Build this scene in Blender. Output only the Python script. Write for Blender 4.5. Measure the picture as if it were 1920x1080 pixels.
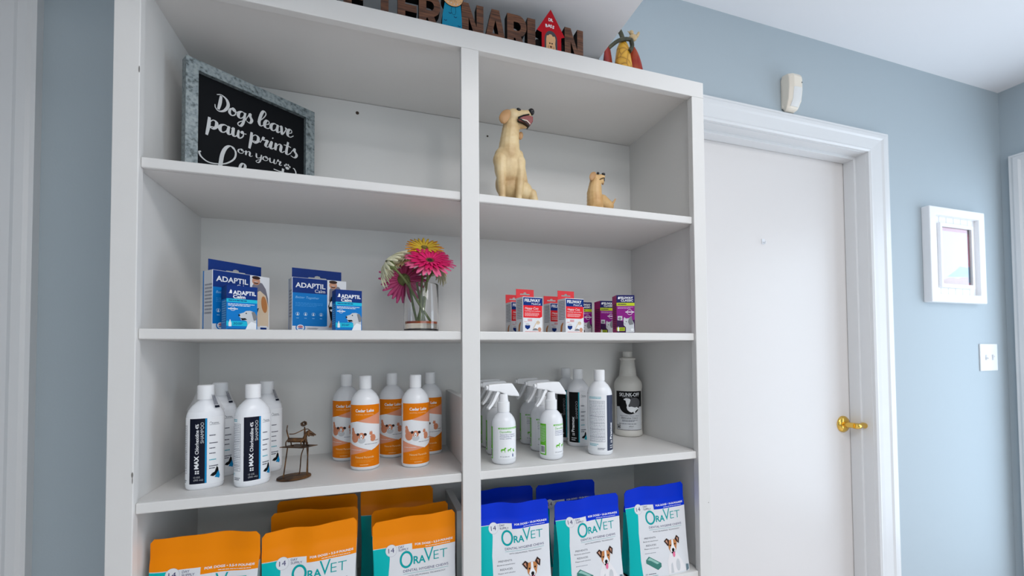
import bpy, bmesh, math, random
from mathutils import Vector, Matrix, Euler
from mathutils.geometry import tessellate_polygon
random.seed(7)
PI = math.pi
for o in list(bpy.data.objects): bpy.data.objects.remove(o)
SC = bpy.context.scene
COL = SC.collection

# ---------------------------------------------------------------- camera
cam = bpy.data.cameras.new('camera')
cam.sensor_width = 36.0
cam.lens = 36.0 * 797.4 / 1920.0
cam.shift_x = 0.0
cam.shift_y = (640.74 - 540.0) / 1920.0
cam.clip_start = 0.02
cam.clip_end = 60
cam.dof.use_dof = True
cam.dof.focus_distance = 0.98
cam.dof.aperture_fstop = 4.0
co = bpy.data.objects.new('camera', cam); COL.objects.link(co)
M3 = ((0.952867, 0.303387, -0.000986), (-0.303301, 0.952509, -0.027099), (-0.007282, 0.026121, 0.999632))
co.matrix_world = Matrix(((M3[0][0], M3[0][2], -M3[0][1], 0.42131),
                          (M3[1][0], M3[1][2], -M3[1][1], -0.86849),
                          (M3[2][0], M3[2][2], -M3[2][1], 1.235), (0, 0, 0, 1)))
SC.camera = co
SC.view_settings.view_transform = 'Standard'
SC.view_settings.look = 'None'
SC.view_settings.exposure = -0.12
SC.view_settings.gamma = 1.0
SC.view_settings.use_curve_mapping = False

# ---------------------------------------------------------------- world and lights
W = bpy.data.worlds.new('daylight'); SC.world = W; W.use_nodes = True
W.node_tree.nodes['Background'].inputs[0].default_value = (0.78, 0.93, 1.0, 1)
W.node_tree.nodes['Background'].inputs[1].default_value = 1.55

def area(name, loc, rot, sx, sy, power, col):
    l = bpy.data.lights.new(name, 'AREA'); l.shape = 'RECTANGLE'; l.size = sx; l.size_y = sy
    l.energy = power; l.color = col
    o = bpy.data.objects.new(name, l); COL.objects.link(o)
    o.location = loc; o.rotation_euler = rot
    return o
# daylight through the glazed door beside the corner, and added fill light at an unseen opening behind the camera
area('daylight_side_door', (3.3, -0.62, 1.1), (0, math.radians(90), 0), 1.9, 1.5, 23, (0.70, 0.82, 1.0))
area('front_fill_light', (1.3, -3.55, 1.35), (math.radians(90), 0, 0), 3.0, 1.7, 6, (1.0, 0.93, 0.93))
# the ceiling panel lamp
area('ceiling_lamp_light', (1.25, -1.25, 2.395), (0, 0, 0), 1.2, 0.6, 20, (1.0, 0.98, 0.98))
pl = bpy.data.lights.new('dome_lamp_light', 'POINT'); pl.energy = 18; pl.shadow_soft_size = 0.11; pl.color = (1.0, 0.97, 0.95)
plo = bpy.data.objects.new('dome_lamp_light', pl); COL.objects.link(plo); plo.location = (1.0, -3.1, 2.30)

# ---------------------------------------------------------------- materials
def lin(c):
    out = []
    for v in c:
        v = v / 255.0
        out.append(v / 12.92 if v <= 0.04045 else ((v + 0.055) / 1.055) ** 2.4)
    return tuple(out) + (1.0,)
_m = {}
def mat(name, rgb, rough=0.5, metal=0.0, trans=0.0, bump=0.0, bscale=200.0, var=0.0, vscale=20.0, coat=0.0, alpha=1.0, ior=1.45, sss=0.0):
    if name in _m: return _m[name]
    m = bpy.data.materials.new(name); m.use_nodes = True
    nt = m.node_tree; b = nt.nodes['Principled BSDF']
    b.inputs['Base Color'].default_value = lin(rgb)
    b.inputs['Roughness'].default_value = rough
    b.inputs['Metallic'].default_value = metal
    b.inputs['Transmission Weight'].default_value = trans
    b.inputs['Coat Weight'].default_value = coat
    b.inputs['IOR'].default_value = ior
    b.inputs['Alpha'].default_value = alpha
    if name.split('_')[0] in ('label', 'print', 'carton', 'ink', 'sign', 'black', 'doghouse', 'cat', 'letter', 'pouch'): b.inputs['Specular IOR Level'].default_value = 0.18
    if sss:
        b.inputs['Subsurface Weight'].default_value = sss
        b.inputs['Subsurface Radius'].default_value = (0.004, 0.004, 0.004)
    tc = nt.nodes.new('ShaderNodeTexCoord')
    if bump:
        n = nt.nodes.new('ShaderNodeTexNoise'); n.inputs['Scale'].default_value = bscale
        n.inputs['Detail'].default_value = 3
        bp = nt.nodes.new('ShaderNodeBump'); bp.inputs['Strength'].default_value = bump
        bp.inputs['Distance'].default_value = 0.001
        nt.links.new(tc.outputs['Object'], n.inputs['Vector'])
        nt.links.new(n.outputs['Fac'], bp.inputs['Height'])
        nt.links.new(bp.outputs['Normal'], b.inputs['Normal'])
    if var:
        n = nt.nodes.new('ShaderNodeTexNoise'); n.inputs['Scale'].default_value = vscale
        n.inputs['Detail'].default_value = 4
        mx = nt.nodes.new('ShaderNodeMix'); mx.data_type = 'RGBA'
        c = lin(rgb)
        mx.inputs['A'].default_value = c
        mx.inputs['B'].default_value = tuple(v * (1 - var) for v in c[:3]) + (1,)
        nt.links.new(tc.outputs['Object'], n.inputs['Vector'])
        nt.links.new(n.outputs['Fac'], mx.inputs['Factor'])
        nt.links.new(mx.outputs['Result'], b.inputs['Base Color'])
    _m[name] = m
    return m
def ramp_mat(name, tex, scale, cols, rough=0.5, metal=0.0, stretch=(1, 1, 1), coord='Object', distortion=0.0, bump=0.0):
    if name in _m: return _m[name]
    m = bpy.data.materials.new(name); m.use_nodes = True
    nt = m.node_tree; b = nt.nodes['Principled BSDF']
    b.inputs['Roughness'].default_value = rough; b.inputs['Metallic'].default_value = metal
    tc = nt.nodes.new('ShaderNodeTexCoord'); mp = nt.nodes.new('ShaderNodeMapping')
    mp.inputs['Scale'].default_value = stretch
    nt.links.new(tc.outputs[coord], mp.inputs['Vector'])
    if tex == 'noise':
        t = nt.nodes.new('ShaderNodeTexNoise'); t.inputs['Scale'].default_value = scale; t.inputs['Detail'].default_value = 6
        t.inputs['Distortion'].default_value = distortion; out = t.outputs['Fac']
    elif tex == 'voronoi':
        t = nt.nodes.new('ShaderNodeTexVoronoi'); t.inputs['Scale'].default_value = scale; out = t.outputs['Color']
    elif tex == 'cracks':
        t = nt.nodes.new('ShaderNodeTexVoronoi'); t.feature = 'DISTANCE_TO_EDGE'; t.inputs['Scale'].default_value = scale; out = t.outputs['Distance']
    nt.links.new(mp.outputs['Vector'], t.inputs['Vector'])
    r = nt.nodes.new('ShaderNodeValToRGB')
    while len(r.color_ramp.elements) < len(cols): r.color_ramp.elements.new(0.5)
    for e, (p, c) in zip(r.color_ramp.elements, cols):
        e.position = p; e.color = lin(c)
    nt.links.new(out, r.inputs['Fac']); nt.links.new(r.outputs['Color'], b.inputs['Base Color'])
    if bump:
        bp = nt.nodes.new('ShaderNodeBump'); bp.inputs['Strength'].default_value = bump; bp.inputs['Distance'].default_value = 0.001
        nt.links.new(out, bp.inputs['Height']); nt.links.new(bp.outputs['Normal'], b.inputs['Normal'])
    _m[name] = m
    return m

WALL = mat('blue_grey_wall_paint', (176, 188, 195), 0.75, bump=0.12, bscale=260)
CEIL = mat('ceiling_paint', (240, 240, 242), 0.85, bump=0.1, bscale=200)
TRIM = mat('gloss_white_trim', (226, 227, 228), 0.32, bump=0.03, bscale=60)
DOOR = mat('door_paint', (224, 220, 218), 0.33, bump=0.05, bscale=40)
CASE = mat('bookcase_paint', (227, 226, 224), 0.42, bump=0.12, bscale=90, var=0.03, vscale=9)
FLOORM = ramp_mat('floor_laminate', 'noise', 3.0, [(0.3, (222, 206, 200)), (0.7, (244, 232, 226))], 0.35, stretch=(1, 9, 1))
BRASS = mat('polished_brass', (232, 190, 92), 0.16, 1.0)
GALV = ramp_mat('galvanised_steel', 'noise', 150, [(0.32, (74, 84, 86)), (0.47, (124, 136, 140)), (0.62, (146, 156, 158))], 0.5, 0.2)
CHALK = mat('black_sign_board', (8, 11, 16), 0.7)
CHALKW = mat('sign_lettering', (205, 207, 208), 0.6)
WHITEP = mat('white_bottle_plastic', (236, 238, 242), 0.25, bump=0.02, bscale=30)
CAPW = mat('white_cap_plastic', (240, 241, 243), 0.35)
NATURAL = mat('natural_hdpe_plastic', (214, 212, 206), 0.35)
GLASS = mat('clear_glass', (255, 255, 255), 0.0, trans=1.0, ior=1.45)
FILM = mat('clear_film', (250, 252, 255), 0.12, alpha=0.16)
LW = mat('label_white', (240, 242, 245), 0.4)
LGREY = mat('label_pale_grey', (205, 208, 212), 0.4)
NAVYK = mat('label_near_black_navy', (14, 18, 36), 0.38)
BLK = mat('ink_black', (16, 16, 18), 0.5)
INK = mat('ink_dark_grey', (78, 82, 98), 0.5)
FINE = mat('ink_fine_print', (150, 154, 166), 0.5)
SKY = mat('label_sky_blue', (22, 140, 196), 0.38)
TEAL2 = mat('label_teal_stripe', (40, 172, 190), 0.38)
BLUEGREY = mat('label_slate_blue', (58, 66, 88), 0.38)
ORL = mat('label_orange', (236, 128, 4), 0.42)
PEACH = mat('label_peach', (232, 158, 128), 0.42)
PEACHD = mat('print_salmon', (214, 140, 106), 0.45)
BROWN = mat('print_dark_brown', (58, 38, 34), 0.5)
GREEN = mat('label_green', (104, 190, 50), 0.4)
OLIVE = mat('label_lime', (190, 205, 40), 0.4)
NAVY = mat('carton_navy', (8, 48, 122), 0.42)
ABLUE = mat('carton_blue', (8, 122, 200), 0.42)
ACYAN = mat('carton_cyan', (30, 190, 220), 0.42)
PALEB = mat('print_pale_blue', (140, 196, 236), 0.45)
RED = mat('carton_red', (232, 38, 48), 0.42)
REDT = mat('carton_tab_red', (226, 66, 72), 0.45)
PURP = mat('carton_purple', (138, 20, 128), 0.4)
PURPD = mat('carton_dark_purple', (58, 14, 70), 0.4)
MAGS = mat('carton_magenta_side', (176, 30, 112), 0.42)
CGREY = mat('carton_light_grey', (206, 208, 212), 0.45)
CWHITE = mat('carton_white', (232, 234, 238), 0.45)
CREAMF = mat('print_cream_fur', (228, 206, 178), 0.5)
TANF = mat('print_tan_fur', (196, 130, 78), 0.5)
GREYF = mat('print_grey_fur', (128, 130, 134), 0.5)
SKIN = mat('print_skin', (206, 152, 124), 0.5)
SHIRT = mat('print_grey_shirt', (124, 122, 134), 0.5)
BAGO = mat('pouch_orange', (246, 140, 0), 0.38, bump=0.25, bscale=26)
BAGB = mat('pouch_blue', (0, 50, 205), 0.36, bump=0.25, bscale=26)
BAGW = mat('pouch_white', (226, 228, 232), 0.38, bump=0.2, bscale=24)
BAGT = mat('pouch_teal', (0, 184, 184), 0.38, bump=0.2, bscale=24)
PTEAL = mat('print_teal', (0, 162, 164), 0.42)
CHEW = mat('print_chew_green', (66, 128, 118), 0.42)
CHEWL = mat('print_chew_light', (150, 196, 186), 0.42)
PINKT = mat('print_tongue_pink', (236, 122, 160), 0.45)
WALNUT = ramp_mat('walnut_wood', 'noise', 10, [(0.35, (62, 36, 24)), (0.5, (98, 60, 40)), (0.62, (120, 76, 50))], 0.5, stretch=(2, 2, 34), distortion=0.6)
LETBLK = mat('letter_side_black', (16, 12, 12), 0.6)
CATBLUE = mat('cat_shirt_blue', (26, 140, 178), 0.5)
CATTAN = mat('cat_fur_tan', (228, 180, 132), 0.5)
HRED = mat('doghouse_red', (190, 20, 34), 0.5)
HGREY = mat('doghouse_grey_paint', (78, 78, 84), 0.6)
RUST = ramp_mat('rusted_metal', 'noise', 60, [(0.3, (44, 34, 28)), (0.5, (88, 62, 40)), (0.68, (132, 92, 52))], 0.5, 0.6, bump=0.3)
FUR = ramp_mat('figurine_cream', 'noise', 22, [(0.3, (196, 160, 112)), (0.55, (226, 200, 152)), (0.75, (236, 216, 176))], 0.45)
FURT = ramp_mat('figurine_tan', 'noise', 26, [(0.3, (206, 158, 100)), (0.6, (226, 188, 132)), (0.8, (234, 204, 154))], 0.45)
EART = mat('figurine_ear_tan', (200, 154, 106), 0.45, var=0.25, vscale=60)
NOSEK = mat('figurine_black', (22, 20, 22), 0.25)
MOUTH = mat('figurine_mouth_red', (130, 34, 34), 0.3)
TEETH = mat('figurine_teeth', (236, 226, 210), 0.35)
IVORY = mat('ivory_plastic', (240, 230, 214), 0.4)
IVORYL = mat('ivory_lens', (228, 228, 226), 0.25)
DARKGAP = mat('dark_gap', (60, 64, 66), 0.7)

# ---------------------------------------------------------------- object helpers
def tag(o, label=None, cat=None, group=None, kind=None):
    if label: o['label'] = label
    if cat: o['category'] = cat
    if group: o['group'] = group
    if kind: o['kind'] = kind
    return o
def thing(name, loc, label, cat, rz=0.0, group=None):
    o = bpy.data.objects.new(name, None); COL.objects.link(o)
    o.empty_display_size = 0.02
    o.location = loc; o.rotation_euler = (0, 0, rz)
    return tag(o, label, cat, group)
def children(o): return [c for c in bpy.data.objects if c.parent == o]
def copy_tree(o, parent=None):
    c = o.copy(); COL.objects.link(c)
    c.parent = parent
    for ch in children(o): copy_tree(ch, c)
    return c
def dup(o, loc, rz, label, group=None):
    c = copy_tree(o); c.location = loc; c.rotation_euler = (0, 0, rz); c['label'] = label
    if group: c['group'] = group
    return c

class MB:
    def __init__(s): s.v = []; s.f = []; s.mi = []; s.mats = []
    def m(s, mt):
        if mt not in s.mats: s.mats.append(mt)
        return s.mats.index(mt)
    def add(s, vs, fs, mt):
        n = len(s.v); k = s.m(mt)
        s.v += [tuple(v) for v in vs]; s.f += [tuple(i + n for i in f) for f in fs]; s.mi += [k] * len(fs)
        return s
    def box(s, a, b, mt):
        x0, y0, z0 = a; x1, y1, z1 = b
        vs = [(x0,y0,z0),(x1,y0,z0),(x1,y1,z0),(x0,y1,z0),(x0,y0,z1),(x1,y0,z1),(x1,y1,z1),(x0,y1,z1)]
        return s.add(vs, [(3,2,1,0),(4,5,6,7),(0,1,5,4),(1,2,6,5),(2,3,7,6),(3,0,4,7)], mt)
    def loft(s, rings, mt, cap=True, closed=True):
        n = len(rings[0]); vs = [p for r in rings for p in r]; fs = []
        for i in range(len(rings) - 1):
            for j in range(n if closed else n - 1):
                k = (j + 1) % n
                fs.append((i*n+j, i*n+k, (i+1)*n+k, (i+1)*n+j))
        if cap and closed:
            fs.append(tuple(range(n - 1, -1, -1))); fs.append(tuple((len(rings)-1)*n + j for j in range(n)))
        return s.add(vs, fs, mt)
    def lathe(s, prof, mt, n=40, c=(0, 0, 0), sx=1.0, sy=1.0, cap=True):
        rings = []
        for r, z in prof:
            r = max(r, 1e-5)
            rings.append([(c[0] + sx*r*math.cos(2*PI*j/n), c[1] + sy*r*math.sin(2*PI*j/n), c[2] + z) for j in range(n)])
        return s.loft(rings, mt, cap)
    def tube(s, pts, rads, mt, n=10, cap=True):
        pts = [Vector(p) for p in pts]
        if not hasattr(rads, '__len__'): rads = [rads] * len(pts)
        rings = []; up = None
        for i, p in enumerate(pts):
            t = (pts[min(i+1, len(pts)-1)] - pts[max(i-1, 0)]).normalized()
            if up is None:
                up = Vector((0, 0, 1)) if abs(t.z) < 0.9 else Vector((1, 0, 0))
            a = (up - t * up.dot(t)).normalized(); b = t.cross(a); up = a
            rings.append([tuple(p + rads[i]*(a*math.cos(2*PI*j/n) + b*math.sin(2*PI*j/n))) for j in range(n)])
        return s.loft(rings, mt, cap)
    def ellip(s, c, r, mt, rot=None, nu=20, nv=12):
        R_ = rot.to_matrix() if rot else Matrix.Identity(3)
        vs = []; fs = []
        for i in range(nv + 1):
            th = PI * i / nv
            for j in range(nu):
                ph = 2*PI*j/nu
                v = R_ @ Vector((r[0]*math.sin(th)*math.cos(ph), r[1]*math.sin(th)*math.sin(ph), r[2]*math.cos(th)))
                vs.append((c[0]+v.x, c[1]+v.y, c[2]+v.z))
        for i in range(nv):
            for j in range(nu):
                k = (j+1) % nu
                fs.append((i*nu+j, (i+1)*nu+j, (i+1)*nu+k, i*nu+k))
        return s.add(vs, fs, mt)
    def prism(s, outline, holes, y0, y1, mfront, mside=None, ax='y'):
        """extrude a 2-D outline (x,z) from y0 (front) to y1 (back)"""
        mside = mside or mfront
        loops = [outline] + list(holes)
        flat = [p for l in loops for p in l]; N = len(flat)
        tris = tessellate_polygon([[Vector((p[0], p[1], 0)) for p in l] for l in loops])
        s.add([(p[0], y0, p[1]) for p in flat], [tuple(t) for t in tris], mfront)
        s.add([(p[0], y1, p[1]) for p in flat], [tuple(reversed(t)) for t in tris], mside)
        for l in loops:
            n = len(l)
            vs = [(p[0], y0, p[1]) for p in l] + [(p[0], y1, p[1]) for p in l]
            s.add(vs, [(j, (j+1) % n, (j+1) % n + n, j + n) for j in range(n)], mside)
        return s
    def build(s, name, parent=None, smooth=False, bevel=0.0, angle=40, loc=None, fixn=True):
        me = bpy.data.meshes.new(name); me.from_pydata(s.v, [], s.f)
        for mt in s.mats: me.materials.append(mt)
        me.polygons.foreach_set('material_index', s.mi)
        if fixn:
            bm = bmesh.new(); bm.from_mesh(me)
            bmesh.ops.remove_doubles(bm, verts=bm.verts, dist=1e-6)
            bmesh.ops.recalc_face_normals(bm, faces=bm.faces)
            bm.to_mesh(me); bm.free()
        me.update()
        if smooth:
            me.polygons.foreach_set('use_smooth', [True] * len(me.polygons))
            try: me.set_sharp_from_angle(angle=math.radians(angle))
            except Exception: pass
        o = bpy.data.objects.new(name, me); COL.objects.link(o)
        if parent: o.parent = parent
        if loc: o.location = loc
        if bevel:
            bv = o.modifiers.new('bevel', 'BEVEL'); bv.width = bevel; bv.segments = 2; bv.limit_method = 'ANGLE'
        return o
def catmull(pts, n=6):
    P = [Vector(p) for p in pts]; out = []
    for i in range(len(P) - 1):
        a = P[max(i-1, 0)]; b = P[i]; c = P[i+1]; d = P[min(i+2, len(P)-1)]
        for k in range(n):
            t = k / n
            out.append(0.5*((2*b) + (c-a)*t + (2*a-5*b+4*c-d)*t*t + (-a+3*b-3*c+d)*t*t*t))
    out.append(P[-1]); return out

# ---------------------------------------------------------------- flat printed art (mapped on to any surface)
_tc = {}
def text_mesh(s, bold, sp=1.0):
    key = (s, round(bold, 3), sp)
    if key in _tc: return _tc[key]
    cu = bpy.data.curves.new('t', 'FONT'); cu.body = s; cu.resolution_u = 3; cu.offset = bold; cu.space_character = sp
    cu.fill_mode = 'FRONT' if hasattr(cu, 'fill_mode') else cu.fill_mode
    ob = bpy.data.objects.new('t', cu)
    me = bpy.data.meshes.new_from_object(ob)
    vs = [(v.co.x, v.co.y) for v in me.vertices]; fs = [tuple(p.vertices) for p in me.polygons]
    bpy.data.objects.remove(ob); bpy.data.meshes.remove(me)
    _tc[key] = (vs, fs); return _tc[key]
CAPH = None
class Art:
    def __init__(s): s.items = []
    def poly(s, pts, mt, layer=1):
        tris = tessellate_polygon([[Vector((p[0], p[1], 0)) for p in pts]])
        s.items.append(([tuple(p[:2]) for p in pts], [tuple(t) for t in tris], mt, layer)); return s
    def rect(s, x0, y0, x1, y1, mt, layer=0):
        s.items.append(([(x0, y0), (x1, y0), (x1, y1), (x0, y1)], [(0, 1, 2, 3)], mt, layer)); return s
    def ell(s, cx, cy, rx, ry, mt, layer=1, n=24, rot=0, a0=0, a1=360):
        pts = []
        for j in range(n):
            a = math.radians(a0 + (a1 - a0) * j / (n if a1 - a0 >= 360 else n - 1))
            x = rx*math.cos(a); y = ry*math.sin(a)
            pts.append((cx + x*math.cos(rot) - y*math.sin(rot), cy + x*math.sin(rot) + y*math.cos(rot)))
        return s.poly(pts, mt, layer)
    def ring(s, cx, cy, rx, ry, w, mt, layer=1, n=28):
        vs = []; fs = []
        for j in range(n):
            a = 2*PI*j/n
            vs += [(cx + rx*math.cos(a), cy + ry*math.sin(a)), (cx + (rx-w)*math.cos(a), cy + (ry-w)*math.sin(a))]
        for j in range(n):
            k = (j+1) % n; fs.append((2*j, 2*k, 2*k+1, 2*j+1))
        s.items.append((vs, fs, mt, layer)); return s
    def line(s, pts, w, mt, layer=1, ramp=0.0):
        vs = []; fs = []
        P = [Vector(p[:2]) for p in pts]
        for i, p in enumerate(P):
            t = (P[min(i+1, len(P)-1)] - P[max(i-1, 0)])
            if t.length < 1e-9: t = Vector((1, 0))
            t.normalize(); nrm = Vector((-t.y, t.x))
            ww = w(i / max(1, len(P)-1), t) if callable(w) else w
            a_ = p + nrm*ww/2; b_ = p - nrm*ww/2; vs += [(a_.x, a_.y, i*ramp), (b_.x, b_.y, i*ramp)]
        for i in range(len(P)-1): fs.append((2*i, 2*i+1, 2*i+3, 2*i+2))
        s.items.append((vs, fs, mt, layer)); return s
    def fine(s, x0, y0, x1, y1, rows, mt=None, layer=3, seed=1, h=0.45):
        """rows of illegible fine print, drawn as short dashes"""
        mt = mt or FINE; rnd = random.Random(seed); dy = (y1 - y0) / rows
        for r in range(rows):
            y = y1 - (r + 0.5) * dy; x = x0; end = x1 - (rnd.random()*0.35*(x1-x0) if r == rows-1 else 0)
            while x < end:
                l = (0.04 + 0.1*rnd.random()) * (x1 - x0)
                s.rect(x, y - dy*h/2, min(x + l, end), y + dy*h/2, mt, layer)
                x += l + 0.018*(x1 - x0)
        return s
    def text(s, t, x, y, h, mt, w=None, rot=0.0, al='l', bold=0.0, shear=0.0, layer=2, sp=1.0):
        """cap height h, baseline at y, optional fitted width w"""
        global CAPH
        if CAPH is None:
            v, _ = text_mesh('H', 0.0); CAPH = max(p[1] for p in v) - min(p[1] for p in v)
        vs, fs = text_mesh(t, bold, sp)
        x0 = min(p[0] for p in vs); x1 = max(p[0] for p in vs)
        sy = h / CAPH; sx = sy if w is None else w / (x1 - x0)
        wd = (x1 - x0) * sx
        ox = {'l': 0, 'c': -wd/2, 'r': -wd}[al]
        out = []
        for px, py in vs:
            qx = (px - x0)*sx + ox + shear*py*sy; qy = py*sy
            out.append((x + qx*math.cos(rot) - qy*math.sin(rot), y + qx*math.sin(rot) + qy*math.cos(rot)))
        s.items.append((out, fs, mt, layer)); return s
    def build(s, name, fn, parent=None, step=None, eps=0.00012, stepy=None):
        """fn(u, v, offset) -> 3-D point"""
        me = bpy.data.meshes.new(name); mats = []; V = []; F = []; MI = []; L = []
        for vs, fs, mt, layer in s.items:
            if mt not in mats: mats.append(mt)
            n = len(V); V += [(p[0], p[1], layer * eps + (p[2] if len(p) > 2 else 0)) for p in vs]
            for f in fs: F.append(tuple(i+n for i in f)); MI.append(mats.index(mt))
        me.from_pydata(V, [], F)
        for mt in mats: me.materials.append(mt)
        me.polygons.foreach_set('material_index', MI)
        bm = bmesh.new(); bm.from_mesh(me)
        for st, ax in ((step, 0), (stepy, 1)):
            if not st: continue
            lo = min(v.co[ax] for v in bm.verts); hi = max(v.co[ax] for v in bm.verts)
            k = math.floor(lo/st) + 1
            while k*st < hi:
                pco = [0, 0, 0]; pno = [0, 0, 0]; pco[ax] = k*st; pno[ax] = 1
                bmesh.ops.bisect_plane(bm, geom=bm.verts[:]+bm.edges[:]+bm.faces[:], plane_co=pco, plane_no=pno, dist=1e-7)
                k += 1
        for f in bm.faces:
            if f.normal.z < 0: f.normal_flip()
        for v in bm.verts: v.co = Vector(fn(v.co.x, v.co.y, v.co.z + 0.0001))
        bm.to_mesh(me); bm.free()
        me.polygons.foreach_set('use_smooth', [bool(step)]*len(me.polygons))
        o = bpy.data.objects.new(name, me); COL.objects.link(o)
        if parent: o.parent = parent
        return o

# ================================================================ ROOM
YW = 0.299          # the back wall
XR = 3.174          # the right wall
XL = -1.5; YF = -3.7; ZC = 2.426
def struct(mb, name, **k):
    o = mb.build(name, **k); tag(o, kind='structure'); return o
struct(MB().box((XL-0.1, YF-0.1, -0.1), (XR+0.1, YW+0.12, 0), FLOORM), 'floor')
struct(MB().box((XL-0.1, YF-0.1, ZC), (XR+0.1, YW+0.12, ZC+0.1), CEIL), 'ceiling')
DX0, DX1, DZ = 1.44, 2.276, 2.022       # doorway opening beside the bookcase
w = MB()
w.box((XL-0.1, YW, 0), (DX0, YW+0.12, ZC), WALL).box((DX1, YW, 0), (XR+0.1, YW+0.12, ZC), WALL).box((DX0, YW, DZ), (DX1, YW+0.12, ZC), WALL)
struct(w, 'wall_back')
GY0, GY1, GZ = -1.25, 0.166, 2.03        # glazed side doorway
w = MB()
w.box((XR, GY1, 0), (XR+0.1, YW, ZC), WALL).box((XR, YF, 0), (XR+0.1, GY0, ZC), WALL).box((XR, GY0, GZ), (XR+0.1, GY1, ZC), WALL)
struct(w, 'wall_right')
struct(MB().box((XL-0.1, YF, 0), (XL, YW, ZC), WALL), 'wall_left')
w = MB(); a0, a1, b0, b1 = -0.2, 2.8, 0.5, 2.15
w.box((XL, YF-0.1, 0), (a0, YF, ZC), WALL).box((a1, YF-0.1, 0), (XR, YF, ZC), WALL).box((a0, YF-0.1, 0), (a1, YF, b0), WALL).box((a0, YF-0.1, b1), (a1, YF, ZC), WALL)
struct(w, 'wall_front')
w = MB()
for x in (a0, (a0+a1)/2-0.025, a1-0.05): w.box((x, YF-0.07, b0), (x+0.05, YF-0.02, b1), TRIM)
for z in (b0, b1-0.05): w.box((a0+.001, YF-0.0685, z), (a1-.001, YF-0.0215, z+0.05), TRIM)
wn = struct(w, 'fill_window_1')  # unseen window, added so fill light can enter from behind the camera
# dropped soffit over the bookcase
SX = 1.009; SZ = 2.05
struct(MB().box((XL, -0.42, SZ), (SX, YW, ZC), CEIL), 'trim_3')

def casing_profile():
    """(across from inner edge, proud of the wall) of a moulded casing"""
    return [(0, 0), (0, 0.012), (0.008, 0.016), (0.016, 0.013), (0.03, 0.015), (0.062, 0.018), (0.07, 0.022), (0.085, 0.022), (0.092, 0.019), (0.1, 0.019), (0.1, 0)]
def vcasing(mb, xi, z0, z1, sgn, wd, top=True, axis='y', base=YW):
    pr = casing_profile(); k = wd / 0.1
    r0 = []; r1 = []
    for a, p in pr:
        x = xi + sgn*a*k; zt = z1 + (a*0.8 if top else 0)
        if axis == 'y':
            r0.append((x, base - p, z0)); r1.append((x, base - p, zt))
        else:
            r0.append((base - p, x, z0)); r1.append((base - p, x, zt))
    mb.loft([r0, r1], TRIM)
# door casing and jamb
cs = MB()
vcasing(cs, DX1, 0, DZ, 1, 0.105); vcasing(cs, DX0, 0, DZ, -1, 0.105)
pr = casing_profile()
cs.loft([[(DX0 - a*1.05, YW - p, DZ + a*0.8) for a, p in pr], [(DX1 + a*1.05, YW - p, DZ + a*0.8) for a, p in pr]], TRIM)
struct(cs, 'trim_1')
jb = MB()
jb.box((DX1-0.002, YW-0.002, 0), (DX1+0.02, YW+0.12, DZ-0.002), TRIM).box((DX0-0.02, YW-0.002, 0), (DX0+0.002, YW+0.12, DZ-0.002), TRIM).box((DX0-0.02, YW-0.002, DZ-0.002), (DX1+0.02, YW+0.12, DZ+0.02), TRIM)
# door stops
jb.box((DX1-0.014, YW+0.035, 0), (DX1-0.002, YW+0.075, DZ-0.014), TRIM).box((DX0+0.002, YW+0.035, 0), (DX0+0.014, YW+0.075, DZ-0.014), TRIM).box((DX0+0.002, YW+0.035, DZ-0.014), (DX1-0.002, YW+0.075, DZ), TRIM)
struct(jb, 'trim_2')
DY = 0.376
dr = MB().box((DX0+0.004, DY, 0.01), (DX1-0.004, DY+0.035, DZ-0.004), DOOR)
door = struct(dr, 'door_1', bevel=0.002)
# brass lever handle
hx, hz = 2.222, 0.937
h = MB()
prof = [(0.0, 0.0), (0.033, 0.0), (0.033, 0.004), (0.029, 0.009), (0.016, 0.012), (0.0, 0.012)]
rings = [[(hx + r*math.cos(2*PI*j/32), DY - d, hz + r*math.sin(2*PI*j/32)) for j in range(32)] for r, d in prof]
h.loft(rings, BRASS, cap=False)
h.tube([(hx, DY-0.008, hz), (hx, DY-0.03, hz), (hx+0.001, DY-0.045, hz)], [0.012, 0.0105, 0.011], BRASS, 16)
pts = catmull([(hx-0.006, DY-0.047, hz), (hx+0.014, DY-0.052, hz-0.001), (hx+0.034, DY-0.052, hz+0.004), (hx+0.056, DY-0.047, hz-0.003), (hx+0.07, DY-0.044, hz-0.004)], 5)
h.tube(pts, [0.010 + 0.002*math.sin(i*0.5) for i in range(len(pts))], BRASS, 16)
hd = h.build('door_handle', door, smooth=True, angle=60)
tag(hd, 'brass lever handle on a round rosette')
# clear adhesive hook on the door
hk = MB().box((1.818, DY-0.002, 1.642), (1.832, DY, 1.662), mat('clear_plastic_hook', (226, 228, 232), 0.3))
hk.tube(catmull([(1.825, DY-0.002, 1.65), (1.825, DY-0.010, 1.643), (1.825, DY-0.012, 1.652)], 4), 0.002, mat('clear_plastic_hook', (0,0,0)), 8)
tag(hk.build('adhesive_hook', door, smooth=True), 'small clear adhesive hook stuck on the door')

# left casing at the edge of the frame (a second doorway in the same wall)
cs = MB(); vcasing(cs, -0.367, 0, 2.022, 1, 0.1)
cs.loft([[(-1.2 , YW - p, 2.022 + a*0.8) for a, p in pr], [(-0.367 + a, YW - p, 2.022 + a*0.8) for a, p in pr]], TRIM)
struct(cs, 'trim_4')
dr = MB().box((-1.2, YW-0.006, 0.005), (-0.372, YW-0.0005, 2.02), DOOR)
struct(dr, 'door_2')

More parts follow.
